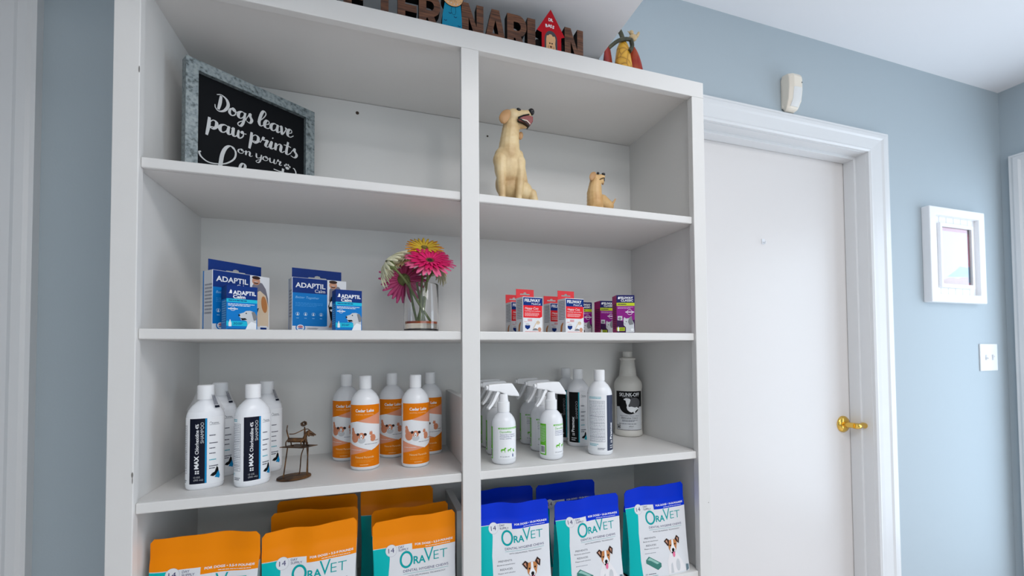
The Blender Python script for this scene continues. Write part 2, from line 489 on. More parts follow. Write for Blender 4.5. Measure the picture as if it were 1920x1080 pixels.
# glazed side door: casing, frame and pane
cs = MB(); vcasing(cs, GY1, 0, GZ, 1, 0.1, axis='x', base=XR); vcasing(cs, GY0, 0, GZ, -1, 0.1, axis='x', base=XR)
cs.loft([[(XR - p, GY0 - a, GZ + a*0.8) for a, p in pr], [(XR - p, GY1 + a, GZ + a*0.8) for a, p in pr]], TRIM)
struct(cs, 'trim_5')
w = MB()
for y, q in ((GY0, .06), ((GY0+GY1)/2 - 0.03, .06), (GY1-0.03, .03)): w.box((XR+0.03, y, 0), (XR+0.07, y+q, GZ), TRIM)
for z in (0.0, GZ-0.06): w.box((XR+0.0315, GY0+.001, z), (XR+0.0685, GY1-.001, z+0.06+(0.12 if z == 0 else 0)), TRIM)
gd = struct(w, 'door_3')
# baseboards
for nm, a, b in (('baseboard_back', (-0.26, YW-0.014, 0), (-0.002, YW, 0.1)), ('baseboard_right', (DX1+0.11, YW-0.014, 0), (XR, YW, 0.1))):
    struct(MB().box(a, b, TRIM), nm, bevel=0.003)
# ceiling lamp panel (out of frame)
cl = thing('ceiling_light', (1.25, -1.25, ZC), 'flat white ceiling panel lamp near the middle of the room', 'ceiling light')
MB().box((-0.62, -0.32, -0.02), (0.62, 0.32, 0), TRIM).build('frame', cl)

dl = thing('ceiling_light', (1.0, -3.1, ZC), 'round dome lamp on the ceiling at the far end of the room', 'ceiling light')
MB().lathe([(.16, 0), (.16, -.012), (.15, -.016), (.001, -.016)], TRIM, 32).build('base_ring', dl, smooth=True)

# ================================================================ BOOKCASE
CW = 1.215; H = 1.920; ZT = 1.880
XA, XM0, XM1, XB = 0.037, 0.590, 0.628, 1.179      # stile edges
IL, IR = 0.030, 1.188                               # inner faces of the sides
DB = 0.292                                          # face of the back panel
bc = thing('bookcase', (0, 0, 0), 'tall white painted two-bay bookcase beside the white door', 'bookcase')
FT = 0.017                                          # face frame thickness
def bx(name, a, b, bev=0.0012, m=CASE, par=bc): return MB().box(a, b, m).build(name, par, bevel=bev)
bx('side_panel', (0.006, FT, 0), (IL, YW-0.001, H-0.001)); bx('side_panel', (IR, FT, 0), (CW-0.006, YW-0.001, H-0.001))
bx('back_panel', (IL, DB, 0.08), (IR, YW-0.001, 1.89), 0)
bx('top_panel', (IL, FT, 1.891), (IR, YW-0.001, H-0.001), 0)
bx('stile', (0, 0, 0), (XA, FT, ZT)); bx('stile', (XM0, 0, 0.1), (XM1, FT, ZT)); bx('stile', (XB, 0, 0), (CW, FT, ZT))
bx('top_rail', (0, 0, ZT), (CW, FT, H)); bx('bottom_rail', (XA, 0, 0), (XM0, FT, 0.1)); bx('bottom_rail', (XM1, 0, 0), (XB, FT, 0.1))
Z1, Z2, Z3, Z4, Z5 = 1.5748, 1.2808, 0.9874, 0.694, 0.40
TS = 0.018
for z in (Z1, Z2, Z3, Z4, Z5, 0.1):
    dz = 0 if z != 0.1 else 0
    bx('shelf', (IL+0.0005, FT+0.0003, z-TS), (IR-0.0005, DB-0.0005, z), 0.0)
    for a, b in ((XA+.0003, XM0-.0003), (XM1+.0003, XB-.0003)):
        if z > .2: bx('shelf_edge', (a, 0.0065, z-TS), (b, FT, z), 0.002)
# spacer board along the divider in the left bay and short cleat pegs
bx('spacer_board', (0.6005, 0.018, Z3+0.0005), (0.616, 0.288, Z3+0.149), 0.001)
bx('spacer_board', (0.5985, 0.12, Z4+0.0005), (0.616, 0.288, Z4+0.175), 0.001)
# screw holes in the back panel
for i, (x, z, r) in enumerate(((0.373, 1.862, 0.0042), (0.722, 1.853, 0.0026))):
    mb = MB(); mb.loft([[(x + r*k*math.cos(2*PI*j/14), DB - d, z + r*k*math.sin(2*PI*j/14)) for j in range(14)] for k, d in ((1.0, 0.0), (1.0, 0.0008), (0.55, 0.0008), (0.5, 0.0002))], mat('screw_hole', (70, 56, 44), 0.6), cap=True)
    mb.build('screw_hole', bc, smooth=True)

for x, z, rx_, rz_ in ((.0362, 1.722, .0010, .006), (.0355, 1.037, .0014, .0045), (.0358, 1.028, .0007, .006), (1.207, .86, .0010, .0012)):
    MB().ellip((x, 0, z), (rx_, .0004, rz_), mat('chipped_paint', (120, 116, 112), .8), None, 10, 8).build('paint_chip', bc, smooth=True)

# ================================================================ SIGN
def poly_script():
    G = {}
    G['D'] = ([[(.5,1.95),(.5,1.0),(.42,.12)], [(.05,1.9),(.5,2.08),(1.1,1.75),(1.35,1.05),(1.05,.25),(.5,-.08),(.12,.2),(.02,.6)]], 1.5)
    G['o'] = ([[(.5,1),(.15,.75),(.1,.25),(.4,0),(.72,.3),(.68,.8),(.45,1),(.5,.7),(.75,.6),(1.0,.8)]], .95)
    G['g'] = ([[(.75,.85),(.45,1),(.15,.75),(.1,.3),(.32,.05),(.62,.3),(.78,.95)], [(.8,1),(.76,-.3),(.5,-.95),(.2,-.85),(.3,-.5),(1.05,.15)]], .95)
    G['s'] = ([[(0,.15),(.38,1.15),(.42,.8),(.68,.35),(.5,-.12),(.12,.0)]], .78)
    G['l'] = ([[(0,.35),(.5,1.1),(.72,1.75),(.50,2.05),(.28,1.6),(.15,.5),(.35,0),(.68,.3)]], .62)
    G['e'] = ([[(0,.35),(.5,.6),(.52,.92),(.28,1.0),(.1,.55),(.2,.08),(.5,.02),(.8,.35)]], .7)
    G['a'] = ([[(.75,.85),(.45,1),(.14,.75),(.1,.3),(.32,0),(.6,.25),(.78,.92)], [(.8,1),(.76,.3),(.9,0),(1.12,.25)]], 1.0)
    G['v'] = ([[(0,.85),(.16,1),(.3,.2),(.42,0),(.7,.75),(.6,1.0),(.9,.85)]], .82)
    G['p'] = ([[(.12,1.25),(.16,.3),(.12,-.95)], [(.14,.5),(.42,1.05),(.72,.9),(.74,.35),(.5,.0),(.3,.15),(.6,.25),(1.0,.4)]], .95)
    G['w'] = ([[(0,.8),(.15,1),(.18,.25),(.35,0),(.58,.35),(.62,1)], [(.62,.9),(.62,.25),(.8,0),(1.05,.4),(1.0,.95),(.9,.7),(1.3,.8)]], 1.3)
    G['r'] = ([[(0,.3),(.25,1.2),(.2,.85),(.35,.8),(.6,.9),(.5,.2),(.66,0),(.85,.25)]], .78)
    G['i'] = ([[(0,.3),(.2,1),(.18,.2),(.32,0),(.55,.3)], [(.22,1.42),(.28,1.5),(.24,1.56)]], .5)
    G['n'] = ([[(.12,1),(.14,0)], [(.13,.4),(.42,1),(.62,.8),(.62,.2),(.78,0),(1.0,.3)]], .95)
    G['t'] = ([[(.28,1.75),(.24,.25),(.4,0),(.62,.3)], [(-.1,1.15),(.25,1.2),(.62,1.12)]], .58)
    G['y'] = ([[(.05,1),(.12,.25),(.32,.05),(.62,.35),(.72,1)], [(.74,1),(.68,-.4),(.42,-.95),(.15,-.8),(.3,-.45),(1.0,.2)]], .9)
    G['u'] = ([[(.05,1),(.1,.25),(.3,0),(.58,.35),(.66,1)], [(.67,1),(.66,.22),(.82,0),(1.05,.3)]], .95)
    return G
GL = poly_script()
def script(art, word, x, y, xh, wd, mt, slant=0.12):
    tot = sum(GL[c][1] for c in word); kx = wd / tot; cx = x; lay = 1
    for c in word:
        strokes, adv = GL[c]
        for st in strokes:
            P = catmull([(p[0]*kx + cx + slant*p[1]*xh, y + p[1]*xh, 0) for p in st], 6)
            art.line(P, lambda t, d: xh*(0.13 + 0.24*max(0, -d.y)**1.6)*(0.65 + 0.35*math.sin(PI*min(max(t, .06), .94))), mt, lay, 4e-6); lay = lay % 7 + 1
        cx += adv*kx
e = Vector((0.2085, 0.144, 0)).normalized(); SN = 0.254; SHH = 0.2425
sg = thing('wall_plaque', (0.067, 0.096, Z1), 'square black lettered sign with speckled galvanised frame on the top left shelf', 'sign', math.atan2(e.y, e.x))
fw = 0.0205
f = MB(); Y0, Y1 = -0.0045, 0.019
for a, b, c, d in (((0,0),(SN,0),(SN-fw,fw),(fw,fw)), ((SN,0),(SN,SHH),(SN-fw,SHH-fw),(SN-fw,fw)), ((SN,SHH),(0,SHH),(fw,SHH-fw),(SN-fw,SHH-fw)), ((0,SHH),(0,0),(fw,fw),(fw,SHH-fw))):
    g = 0.00025
    f.loft([[(p[0], Y0, p[1]) for p in (a,b,c,d)], [(p[0], Y1, p[1]) for p in (a,b,c,d)]], GALV)
f.build('frame', sg)
MB().box((fw, 0.006, fw), (SN-fw, 0.012, SHH-fw), CHALK).build('board', sg)
A = Art()
def scr(word, x, x1, y, xh): script(A, word, x, y, xh, x1-x, CHALKW)
scr('Dogs', .050, .121, .1625, .0165)
scr('leave', .131, .206, .1640, .0175)
scr('paw', .037, .108, .1200, .0172)
scr('prints', .115, .218, .1215, .0168)
scr('on', .093, .121, .0885, .0098)
scr('your', .128, .182, .0900, .0100)
# big looping word, lower half of it lies below the shelf line
A.line(catmull([(.0285,.0665,0),(.0255,.064,0),(.029,.056,0),(.040,.0495,0),(.0545,.0505,0),(.072,.057,0),(.087,.072,0),(.0895,.088,0),(.081,.0965,0),(.072,.090,0),(.0655,.074,0),(.062,.05,0),(.058,.022,0)], 8), lambda t, d: .0022 + .0052*abs(d.y)**2*(1 if t > .62 else .25), CHALKW, 2, 4e-6)
A.line(catmull([(.060,.030,0),(.072,.050,0),(.080,.046,0),(.081,.03,0),(.088,.024,0),(.098,.04,0),(.108,.062,0),(.1035,.068,0),(.098,.058,0),(.098,.035,0),(.108,.025,0),(.125,.045,0),(.134,.0585,0),(.128,.061,0),(.122,.05,0),(.125,.03,0),(.135,.035,0),(.142,.06,0)], 6), lambda t, d: .0020 + .0034*abs(d.y)**2, CHALKW, 4, 4e-6)
A.line(catmull([(.142,.062,0),(.143,.028,0),(.155,.050,0),(.162,.062,0),(.164,.040,0),(.172,.028,0)], 6), lambda t, d: .0020 + .003*abs(d.y)**2, CHALKW, 6, 4e-6)
A.line(catmull([(.186,.085,0),(.182,.04,0),(.190,.026,0),(.205,.045,0),(.2145,.080,0),(.2115,.092,0),(.208,.093,0)], 6), lambda t, d: .0020 + .003*abs(d.y)**2*(1 if t < .3 else .3), CHALKW, 8, 4e-6)
A.line(catmull([(.166,.0775,0),(.178,.0765,0),(.188,.078,0)], 4), .0022, CHALKW)
px, pz = .1955, .0915
A.ell(px, pz-.002, .0042, .0032, CHALKW, 1)
for dx, dz in ((-.0056,.0022),(-.0024,.0055),(.0022,.0058),(.0056,.0028)): A.ell(px+dx, pz+dz, .0017, .0024, CHALKW, 1)
A.build('lettering', lambda u, v, o: (u, 0.0058 - o, v), sg)

# ================================================================ CARTONS
def carton(parent, w, d, h, front, side, top, art, sideart=None):
    """front lower-left corner at origin, front face at y=0, runs back to y=d"""
    c = MB(); i = 0.0
    vs = [(0,0,0),(w,0,0),(w,d,0),(0,d,0),(0,0,h),(w,0,h),(w,d,h),(0,d,h)]
    c.add(vs, [(0,1,5,4)], front); c.add(vs, [(1,2,6,5),(2,3,7,6),(3,0,4,7)], side); c.add(vs, [(4,5,6,7),(3,2,1,0)], top)
    o = c.build('box_body', parent, bevel=0.0006)
    art.build('front_print', lambda u, v, k: (u, -k, v), parent)
    if sideart: sideart.build('side_print', lambda u, v, k: (-k, d - u, v), parent)
    return o
def hang_tab(parent, w, z0, z1, y, mt, hole, lean=0.0, inset=0.002, cz=0.5):
    """card tab with a euro slot"""
    cx = w/2; hw, hh = hole; zc = z0 + (z1-z0)*cz
    out = [(inset, z0), (w-inset, z0), (w-inset, z1), (inset, z1)]
    ho = []
    pts = [(-1,-.35),(1,-.35),(1.08,0),(1,.3),(.35,.3),(.28,.8),(0,1),(-.28,.8),(-.35,.3),(-1,.3),(-1.08,0)]
    for a, b in pts: ho.append((cx + a*hw, zc + b*hh))
    mb = MB().prism(out, [ho[::-1]], 0, 0.0009, mt)
    mb.v = [(x, yy + y + lean*(z - z0), z) for x, yy, z in mb.v]
    return mb.build('hang_tab', parent)

# --- large calming-diffuser carton
def big_carton_art(w, h, variant):
    A = Art()
    A.rect(0, 0, w, h, CWHITE, 0)
    s = 0.635*w
    A.rect(0.001, 0.72*h, s, h-0.0005, NAVY, 1)
    A.poly([(0.001, .115*h), (s-.004, .115*h), (s, .125*h), (s, .72*h), (0.001, .72*h)], ABLUE, 1)
    A.text('ADAPTIL', .06*w, .82*h, .085*h, LW, w=.54*w, bold=.02)
    A.text('Calm', .595*w, .74*h, .06*h, LW, al='r', w=.19*w)
    A.text('Better Together', .06*w, .62*h, .04*h, PALEB, w=.42*w, shear=.25)
    A.fine(.06*w, .47*h, .55*w, .55*h, 3, mat('print_mid_blue', (60, 150, 220), .45), seed=3)
    for i in range(4):
        x = (.10 + .14*i)*w
        A.ring(x, .335*h, .036*w, .034*w, .0009, PALEB, 2)
        A.poly([(x-.015*w, .31*h), (x+.015*w, .31*h), (x, .37*h)], LW, 2)
        A.rect(x-.022*w, .255*h, x+.022*w, .265*h, PALEB, 2)
    A.ring(.15*w, .085*h, .085*w, .078*w, .002, ABLUE, 2); A.ell(.15*w, .085*h, .065*w, .058*w, LW, 2)
    A.ell(.15*w, .1*h, .045*w, .025*w, mat('print_dull_rose', (200, 130, 140), .5), 3); A.rect(.11*w, .06*h, .19*w, .075*h, ABLUE, 3)
    A.fine(.27*w, .055*h, .47*w, .09*h, 2, INK, seed=4); A.fine(.27*w, .015*h, .62*w, .05*h, 2, FINE, seed=5)
    # man and dog photograph on the right-hand side
    A.poly([(s+.03*w, .60*h), (w*.985, .45*h), (w*.97, .62*h), (w*.93, .78*h), (w*.86, .88*h), (w*.74, .90*h), (s+.04*w, .82*h)], SHIRT, 1)
    A.ell(.745*w, .905*h, .075*w, .07*h, SKIN, 2); A.ell(.745*w, .965*h, .078*w, .03*h, BROWN, 3)
    A.ell(.745*w, .872*h, .045*w, .02*h, mat('print_beard', (120, 80, 62), .5), 3)
    A.rect(.715*w, .885*h, .775*w, .893*h, LW, 4)
    dog = CREAMF if variant == 0 else BLK
    A.poly([(s+.01, .10*h), (w*.985, .10*h), (w*.985, .45*h), (w*.93, .66*h), (w*.82, .74*h), (s+.07*w, .68*h), (s+.002, .50*h)], dog, 2)
    A.ell(.90*w, .50*h, .055*w, .15*h, TANF, 3, rot=.12)
    if variant: A.ell(.72*w, .5*h, .045*w, .10*h, LW, 3); A.poly([(.66*w,.1*h),(.98*w,.1*h),(.98*w,.3*h),(.8*w,.42*h)], SKIN, 3)
    A.ell(.755*w, .585*h, .018*w, .014*h, BLK, 4); A.ell(.70*w, .47*h, .03*w, .03*h, BLK, 4)
    A.poly([(.70*w,.40*h),(.80*w,.43*h),(.77*w,.34*h)], BROWN, 4)
    A.poly([(.82*w,.115*h),(.955*w,.115*h),(.96*w,.05*h),(.888*w,.01*h),(.815*w,.05*h)], LW, 4)
    A.poly([(.83*w,.085*h),(.945*w,.085*h),(.948*w,.055*h),(.888*w,.018*h),(.827*w,.055*h)], NAVY, 5)
    return A
def big_carton(loc, rz, label, variant):
    w, h, d = 0.108, 0.114, 0.033
    t = thing('medicine_carton', loc, label, 'box', rz, 'large blue cartons on the middle shelf')
    S = Art().rect(0.001, 0.001, d-.001, h-.001, CGREY, 0).rect(0.0, 0.0, 0.004, h, ABLUE, 1).fine(.008, .03, .034, .09, 9, FINE, seed=8)
    carton(t, w, d, h, CWHITE, CGREY, NAVY, big_carton_art(w, h, variant), S)
    hang_tab(t, w, h-.001, h+.0235, d-.010, NAVY, (.0175, .0060), 0.0, 0.004, cz=.22)
    return t
big_carton((0.1295, 0.052, Z2), math.atan2(.073, .078), 'large blue carton with navy hang tab and golden dog picture, nearest the bookcase left side', 0)
big_carton((0.2555, 0.098, Z2), math.atan2(.036, .100), 'large blue carton with navy hang tab and black dog picture, towards the flower vase', 1)
# --- small calming refill carton
def small_carton():
    w, h, d = 0.050, 0.082, 0.036
    A = Art(); A.rect(0, 0, w, h, ABLUE, 0)
    A.rect(0, .70*h, w, h, NAVY, 1); A.rect(0, .625*h, w, .70*h, ACYAN, 1)
    A.text('ADAPTIL', .20*w, .80*h, .085*h, LW, w=.75*w, bold=.03)
    A.text('Calm', .20*w, .715*h, .07*h, LW, w=.40*w, bold=.03)
    A.poly([(.06*w,.82*h),(.17*w,.82*h),(.165*w,.88*h),(.13*w,.91*h),(.105*w,.88*h),(.09*w,.84*h)], LW, 2)
    A.fine(.06*w, .645*h, .95*w, .685*h, 1, NAVY, seed=2, h=.5)
    A.fine(.05*w, .535*h, .9*w, .60*h, 2, LW, seed=3)
    A.ring(.2*w, .475*h, .085*w, .045*h, .0006, LW, 2); A.rect(.05*w, .465*h, .36*w, .485*h, LW, 2)
    A.rect(0, .09*h, .70*w, .20*h, ACYAN, 1)
    A.text('30', .22*w, .12*h, .055*h, NAVY, w=.13*w); A.fine(.37*w, .12*h, .52*w, .175*h, 2, NAVY, seed=5)
    A.poly([(.07*w,.08*h),(.16*w,.08*h),(.16*w,.16*h),(.13*w,.2*h),(.13*w,.23*h),(.1*w,.23*h),(.1*w,.2*h),(.07*w,.16*h)], LW, 3)
    # dog head in profile looking left
    A.poly([(.38*w,.335*h),(.42*w,.37*h),(.55*w,.40*h),(.62*w,.44*h),(.76*w,.45*h),(.9*w,.42*h),(.97*w,.34*h),(.97*w,.0),(.60*w,.0),(.68*w,.10*h),(.66*w,.20*h),(.60*w,.225*h),(.46*w,.225*h),(.44*w,.28*h)], LGREY, 3)
    A.poly([(.80*w,.42*h),(.9*w,.43*h),(.99*w,.33*h),(.97*w,.24*h),(.88*w,.22*h),(.84*w,.32*h)], GREYF, 4)
    A.ell(.405*w, .335*h, .03*w, .022*h, BLK, 4); A.ell(.63*w, .385*h, .024*w, .014*h, BLK, 4)
    A.poly([(.44*w,.27*h),(.60*w,.275*h),(.66*w,.24*h),(.5*w,.225*h)], BLK, 4)
    A.poly([(.6*w,0),(.97*w,0),(.97*w,.16*h),(.8*w,.2*h),(.68*w,.12*h)], LW, 4)
    A.rect(.03*w, .02*h, .62*w, .028*h, NAVYK, 2)
    S = Art().rect(0, 0, d, h, ABLUE, 0).rect(0, .70*h, d, h, NAVY, 1).fine(.006, .012, .034, .055, 10, PALEB, seed=9)
    t = thing('refill_carton', (.1610, .024, Z2), 'small blue refill carton in front of the leftmost large blue carton', 'box', 0.50, 'small blue refill cartons')
    carton(t, w, d, h, ABLUE, ABLUE, NAVY, A, S)
    return t
sc_ = small_carton()
dup(sc_, (.3445, .032, Z2), 0.27, 'small blue refill carton at the right end of the blue cartons, nearest the flower vase')
# --- red and white cat cartons
def red_carton():
    w, h, d = 0.0512, 0.083, 0.036
    A = Art(); A.rect(0, 0, w, h, CWHITE, 0)
    A.rect(.02*w, .765*h, w, .985*h, NAVY, 1)
    A.poly([(.02*w,.42*h),(.85*w,.42*h),(.98*w,.455*h),(.985*w,.765*h),(.02*w,.765*h)], RED, 1)
    A.text('FELIWAY', .09*w, .865*h, .08*h, LW, w=.80*w, bold=.03)
    A.text('MultiCat', .91*w, .785*h, .055*h, LW, al='r', w=.47*w)
    A.text('Happy Cats', .10*w, .655*h, .062*h, LW, w=.68*w, shear=.25)
    A.text('Calming and comfort', .09*w, .595*h, .032*h, LW, w=.80*w)
    A.fine(.09*w, .46*h, .82*w, .565*h, 3, mat('print_pink_white', (250, 200, 200), .45), seed=6)
    A.poly([(.10*w,.31*h),(.20*w,.31*h),(.19*w,.37*h),(.14*w,.42*h),(.12*w,.37*h)], LW, 2)
    A.fine(.24*w, .32*h, .46*w, .39*h, 3, RED, seed=7); A.rect(.07*w, .305*h, .2*w, .315*h, RED, 2)
    A.poly([(.10*w,.21*h),(.36*w,.21*h),(.35*w,.14*h),(.23*w,.09*h),(.11*w,.14*h)], NAVY, 2); A.ell(.23*w, .235*h, .10*w, .035*h, CGREY, 2)
    A.poly([(.48*w,.1*h),(.62*w,.24*h),(.66*w,.36*h),(.72*w,.34*h),(.84*w,.35*h),(.88*w,.39*h),(.92*w,.30*h),(.94*w,.05*h),(.7*w,.03*h)], LW, 2)
    A.ell(.76*w, .29*h, .10*w, .055*h, CREAMF, 3); A.ell(.72*w, .30*h, .012*w, .01*h, BLK, 4); A.ell(.80*w, .30*h, .012*w, .01*h, BLK, 4)
    A.line([(.52*w,.12*h,0),(.6*w,.2*h,0),(.66*w,.27*h,0)], .0022, CREAMF, 3)
    A.ell(.62*w, .07*h, .14*w, .06*h, GREYF, 3, a0=0, a1=180); A.ell(.84*w, .10*h, .09*w, .06*h, SKIN, 3)
    A.rect(.1*w, .015*h, .95*w, .04*h, mat('print_rose', (232, 150, 150), .5), 3)
    S = Art().rect(0, 0, d, h, CWHITE, 0).fine(.006, .032, .034, .078, 12, FINE, seed=11).poly([(.012,.004),(.02,.004),(.022,.016),(.027,.026),(.02,.024),(.014,.018)], TANF, 1)
    t = thing('cat_calming_carton', (.7405, .05, Z2), 'front red, white and navy carton of the left red pair', 'box', 0.0, 'red hang-tab cartons on the middle shelf')
    carton(t, w, d, h, CWHITE, CWHITE, CWHITE, A, S)
    hang_tab(t, w-.004, h-.001, h+.0225, d-.001, REDT, (.0125, .0052), 0.0, 0.0)
    return t
rc = red_carton(); rc.rotation_euler.z = 0.13
dup(rc, (.744, .150, Z2), 0.10, 'red, white and navy carton behind the left red pair, mostly hidden, nearest the divider')
dup(rc, (.8475, .05, Z2), 0.13, 'front red, white and navy carton of the right red pair, beside the purple cartons')
dup(rc, (.850, .150, Z2), 0.10, 'red, white and navy carton standing between and behind the two front red cartons')
# --- purple cat cartons
def purple_carton():
    w, h, d = 0.0455, 0.096, 0.036
    A = Art(); A.rect(0, 0, w, h, PURP, 0)
    A.rect(0, .80*h, w, h, NAVYK, 1); A.rect(0, .80*h, w, h, mat('carton_deep_navy', (24, 24, 92), .42), 2); A.rect(0, .72*h, w, .80*h, OLIVE, 2)
    A.text('FELIWAY', .18*w, .90*h, .055*h, LW, w=.74*w, bold=.03, layer=3); A.text('CLASSIC', .92*w, .83*h, .055*h, LW, al='r', w=.68*w, bold=.02, layer=3)
    A.poly([(.08*w,.895*h),(.16*w,.895*h),(.17*w,.94*h),(.13*w,.965*h),(.09*w,.94*h)], LW, 3)
    A.fine(.06*w, .735*h, .6*w, .785*h, 1, PURPD, 3, seed=4, h=.5)
    A.fine(.06*w, .64*h, .92*w, .70*h, 2, mat('print_lilac', (214, 160, 214), .45), 2, seed=3)
    A.ring(.72*w, .555*h, .16*w, .068*h, .0009, LW, 3); A.rect(.48*w, .548*h, .97*w, .57*h, LW, 3)
    A.poly([(0,0),(w,0),(w,.36*h),(.5*w,.30*h),(0,.36*h)], PURPD, 1)
    A.rect(.05*w, .345*h, .31*w, .455*h, CGREY, 2); A.ell(.17*w, .39*h, .09*w, .035*h, GREYF, 3)
    A.poly([(.37*w,.37*h),(.42*w,.43*h),(.5*w,.39*h),(.68*w,.40*h),(.82*w,.46*h),(.85*w,.36*h),(.95*w,.26*h),(.97*w,.03*h),(.5*w,.03*h),(.5*w,.16*h),(.38*w,.22*h)], LGREY, 3)
    A.poly([(.66*w,.38*h),(.82*w,.46*h),(.85*w,.36*h),(.93*w,.24*h),(.7*w,.22*h),(.62*w,.30*h)], GREYF, 4)
    A.ell(.52*w, .31*h, .03*w, .012*h, BLK, 4); A.ell(.45*w, .25*h, .02*w, .01*h, BLK, 4)
    A.rect(0, .07*h, .44*w, .16*h, OLIVE, 4); A.rect(.16*w, .085*h, .40*w, .145*h, mat('label_lime_dark', (140, 160, 30), .4), 5); A.poly([(.04*w,.06*h),(.12*w,.06*h),(.12*w,.14*h),(.08*w,.19*h),(.04*w,.14*h)], LW, 5)
    A.ell(.85*w, .10*h, .08*w, .035*h, LW, 5)
    S = Art().rect(0, 0, d, h, MAGS, 0).fine(.006, .012, .034, .075, 13, PURPD, seed=12)
    t = thing('cat_spray_carton', (.9745, .05, Z2), 'rightmost and nearest purple carton with a lime stripe and grey cat picture', 'box', 0.03, 'purple cartons on the middle shelf')
    carton(t, w, d, h, PURP, MAGS, PURP, A, S)
    return t
pc = purple_carton(); pc.location = (.990, .058, Z2); pc.rotation_euler.z = -.26
dup(pc, (1.0085, .172, Z2), -0.05, 'middle purple carton, beside the nearest purple one')
dup(pc, (.9600, .215, Z2), -0.02, 'purple carton farthest back, partly behind the right red carton')

# ================================================================ BOTTLES
def oval_map(rx, ry, zb=0.0, n=240, p=2.35):
    pts = []
    for j in range(n+1):
        a = -PI/2 + 2*PI*j/n
        ca, sa = math.cos(a), math.sin(a)
        pts.append((rx*math.copysign(abs(ca)**(2/p), ca), ry*math.copysign(abs(sa)**(2/p), sa)))
    cum = [0]
    for i in range(n): cum.append(cum[-1] + math.dist(pts[i], pts[i+1]))
    L = cum[-1]
    def fn(u, v, k):
        s = u % L; import bisect
        i = min(max(bisect.bisect_right(cum, s) - 1, 0), n-1)
        t = (s - cum[i]) / max(cum[i+1]-cum[i], 1e-9)
        x = pts[i][0] + (pts[i+1][0]-pts[i][0])*t; y = pts[i][1] + (pts[i+1][1]-pts[i][1])*t
        a, b = pts[(i-1) % n], pts[(i+2) % n]
        tx, ty = b[0]-a[0], b[1]-a[1]; l = math.hypot(tx, ty) or 1
        return (x + ty/l*k, y - tx/l*k, v + zb)
    return fn, pts[:-1], L
def oval_body(rx, ry, prof, mt, name, parent, p=2.35):
    """prof: (scale, z, roundness) with the neck turning circular"""
    _, pts, _ = oval_map(rx, ry, p=p, n=64)
    rings = []
    for s, z, rn in prof:
        ring = []
        for j, (x, y) in enumerate(pts):
            a = math.atan2(y, x); rr = 0.5*(rx+ry)*0.62
            cx, cy = math.cos(a)*rr, math.sin(a)*rr
            ring.append(((x*(1-rn) + cx*rn)*s, (y*(1-rn) + cy*rn)*s, z))
        rings.append(ring)
    return MB().loft(rings, mt).build(name, parent, smooth=True, angle=60)
def ribbed_cap(parent, r, z0, z1, n=36, mt=CAPW, name='cap', top_ch=0.0015, flip=False):
    m = MB(); rings = []
    for rr, z in ((r*1.0, z0), (r, z1-top_ch), (r-top_ch, z1), (0.0001, z1)):
        ring = []
        for j in range(n*2):
            k = rr * (1.0 if j % 2 == 0 or rr < r*.97 or z > z1-top_ch*1.01 else 0.975)
            ring.append((k*math.cos(PI*j/n), k*math.sin(PI*j/n), z))
        rings.append(ring)
    m.loft(rings, mt)
    if flip: m.box((-r*.35, -r-.0012, z1-.005), (r*.35, -r*.8, z1-.003), mt)
    return m.build(name, parent, smooth=True, angle=35)
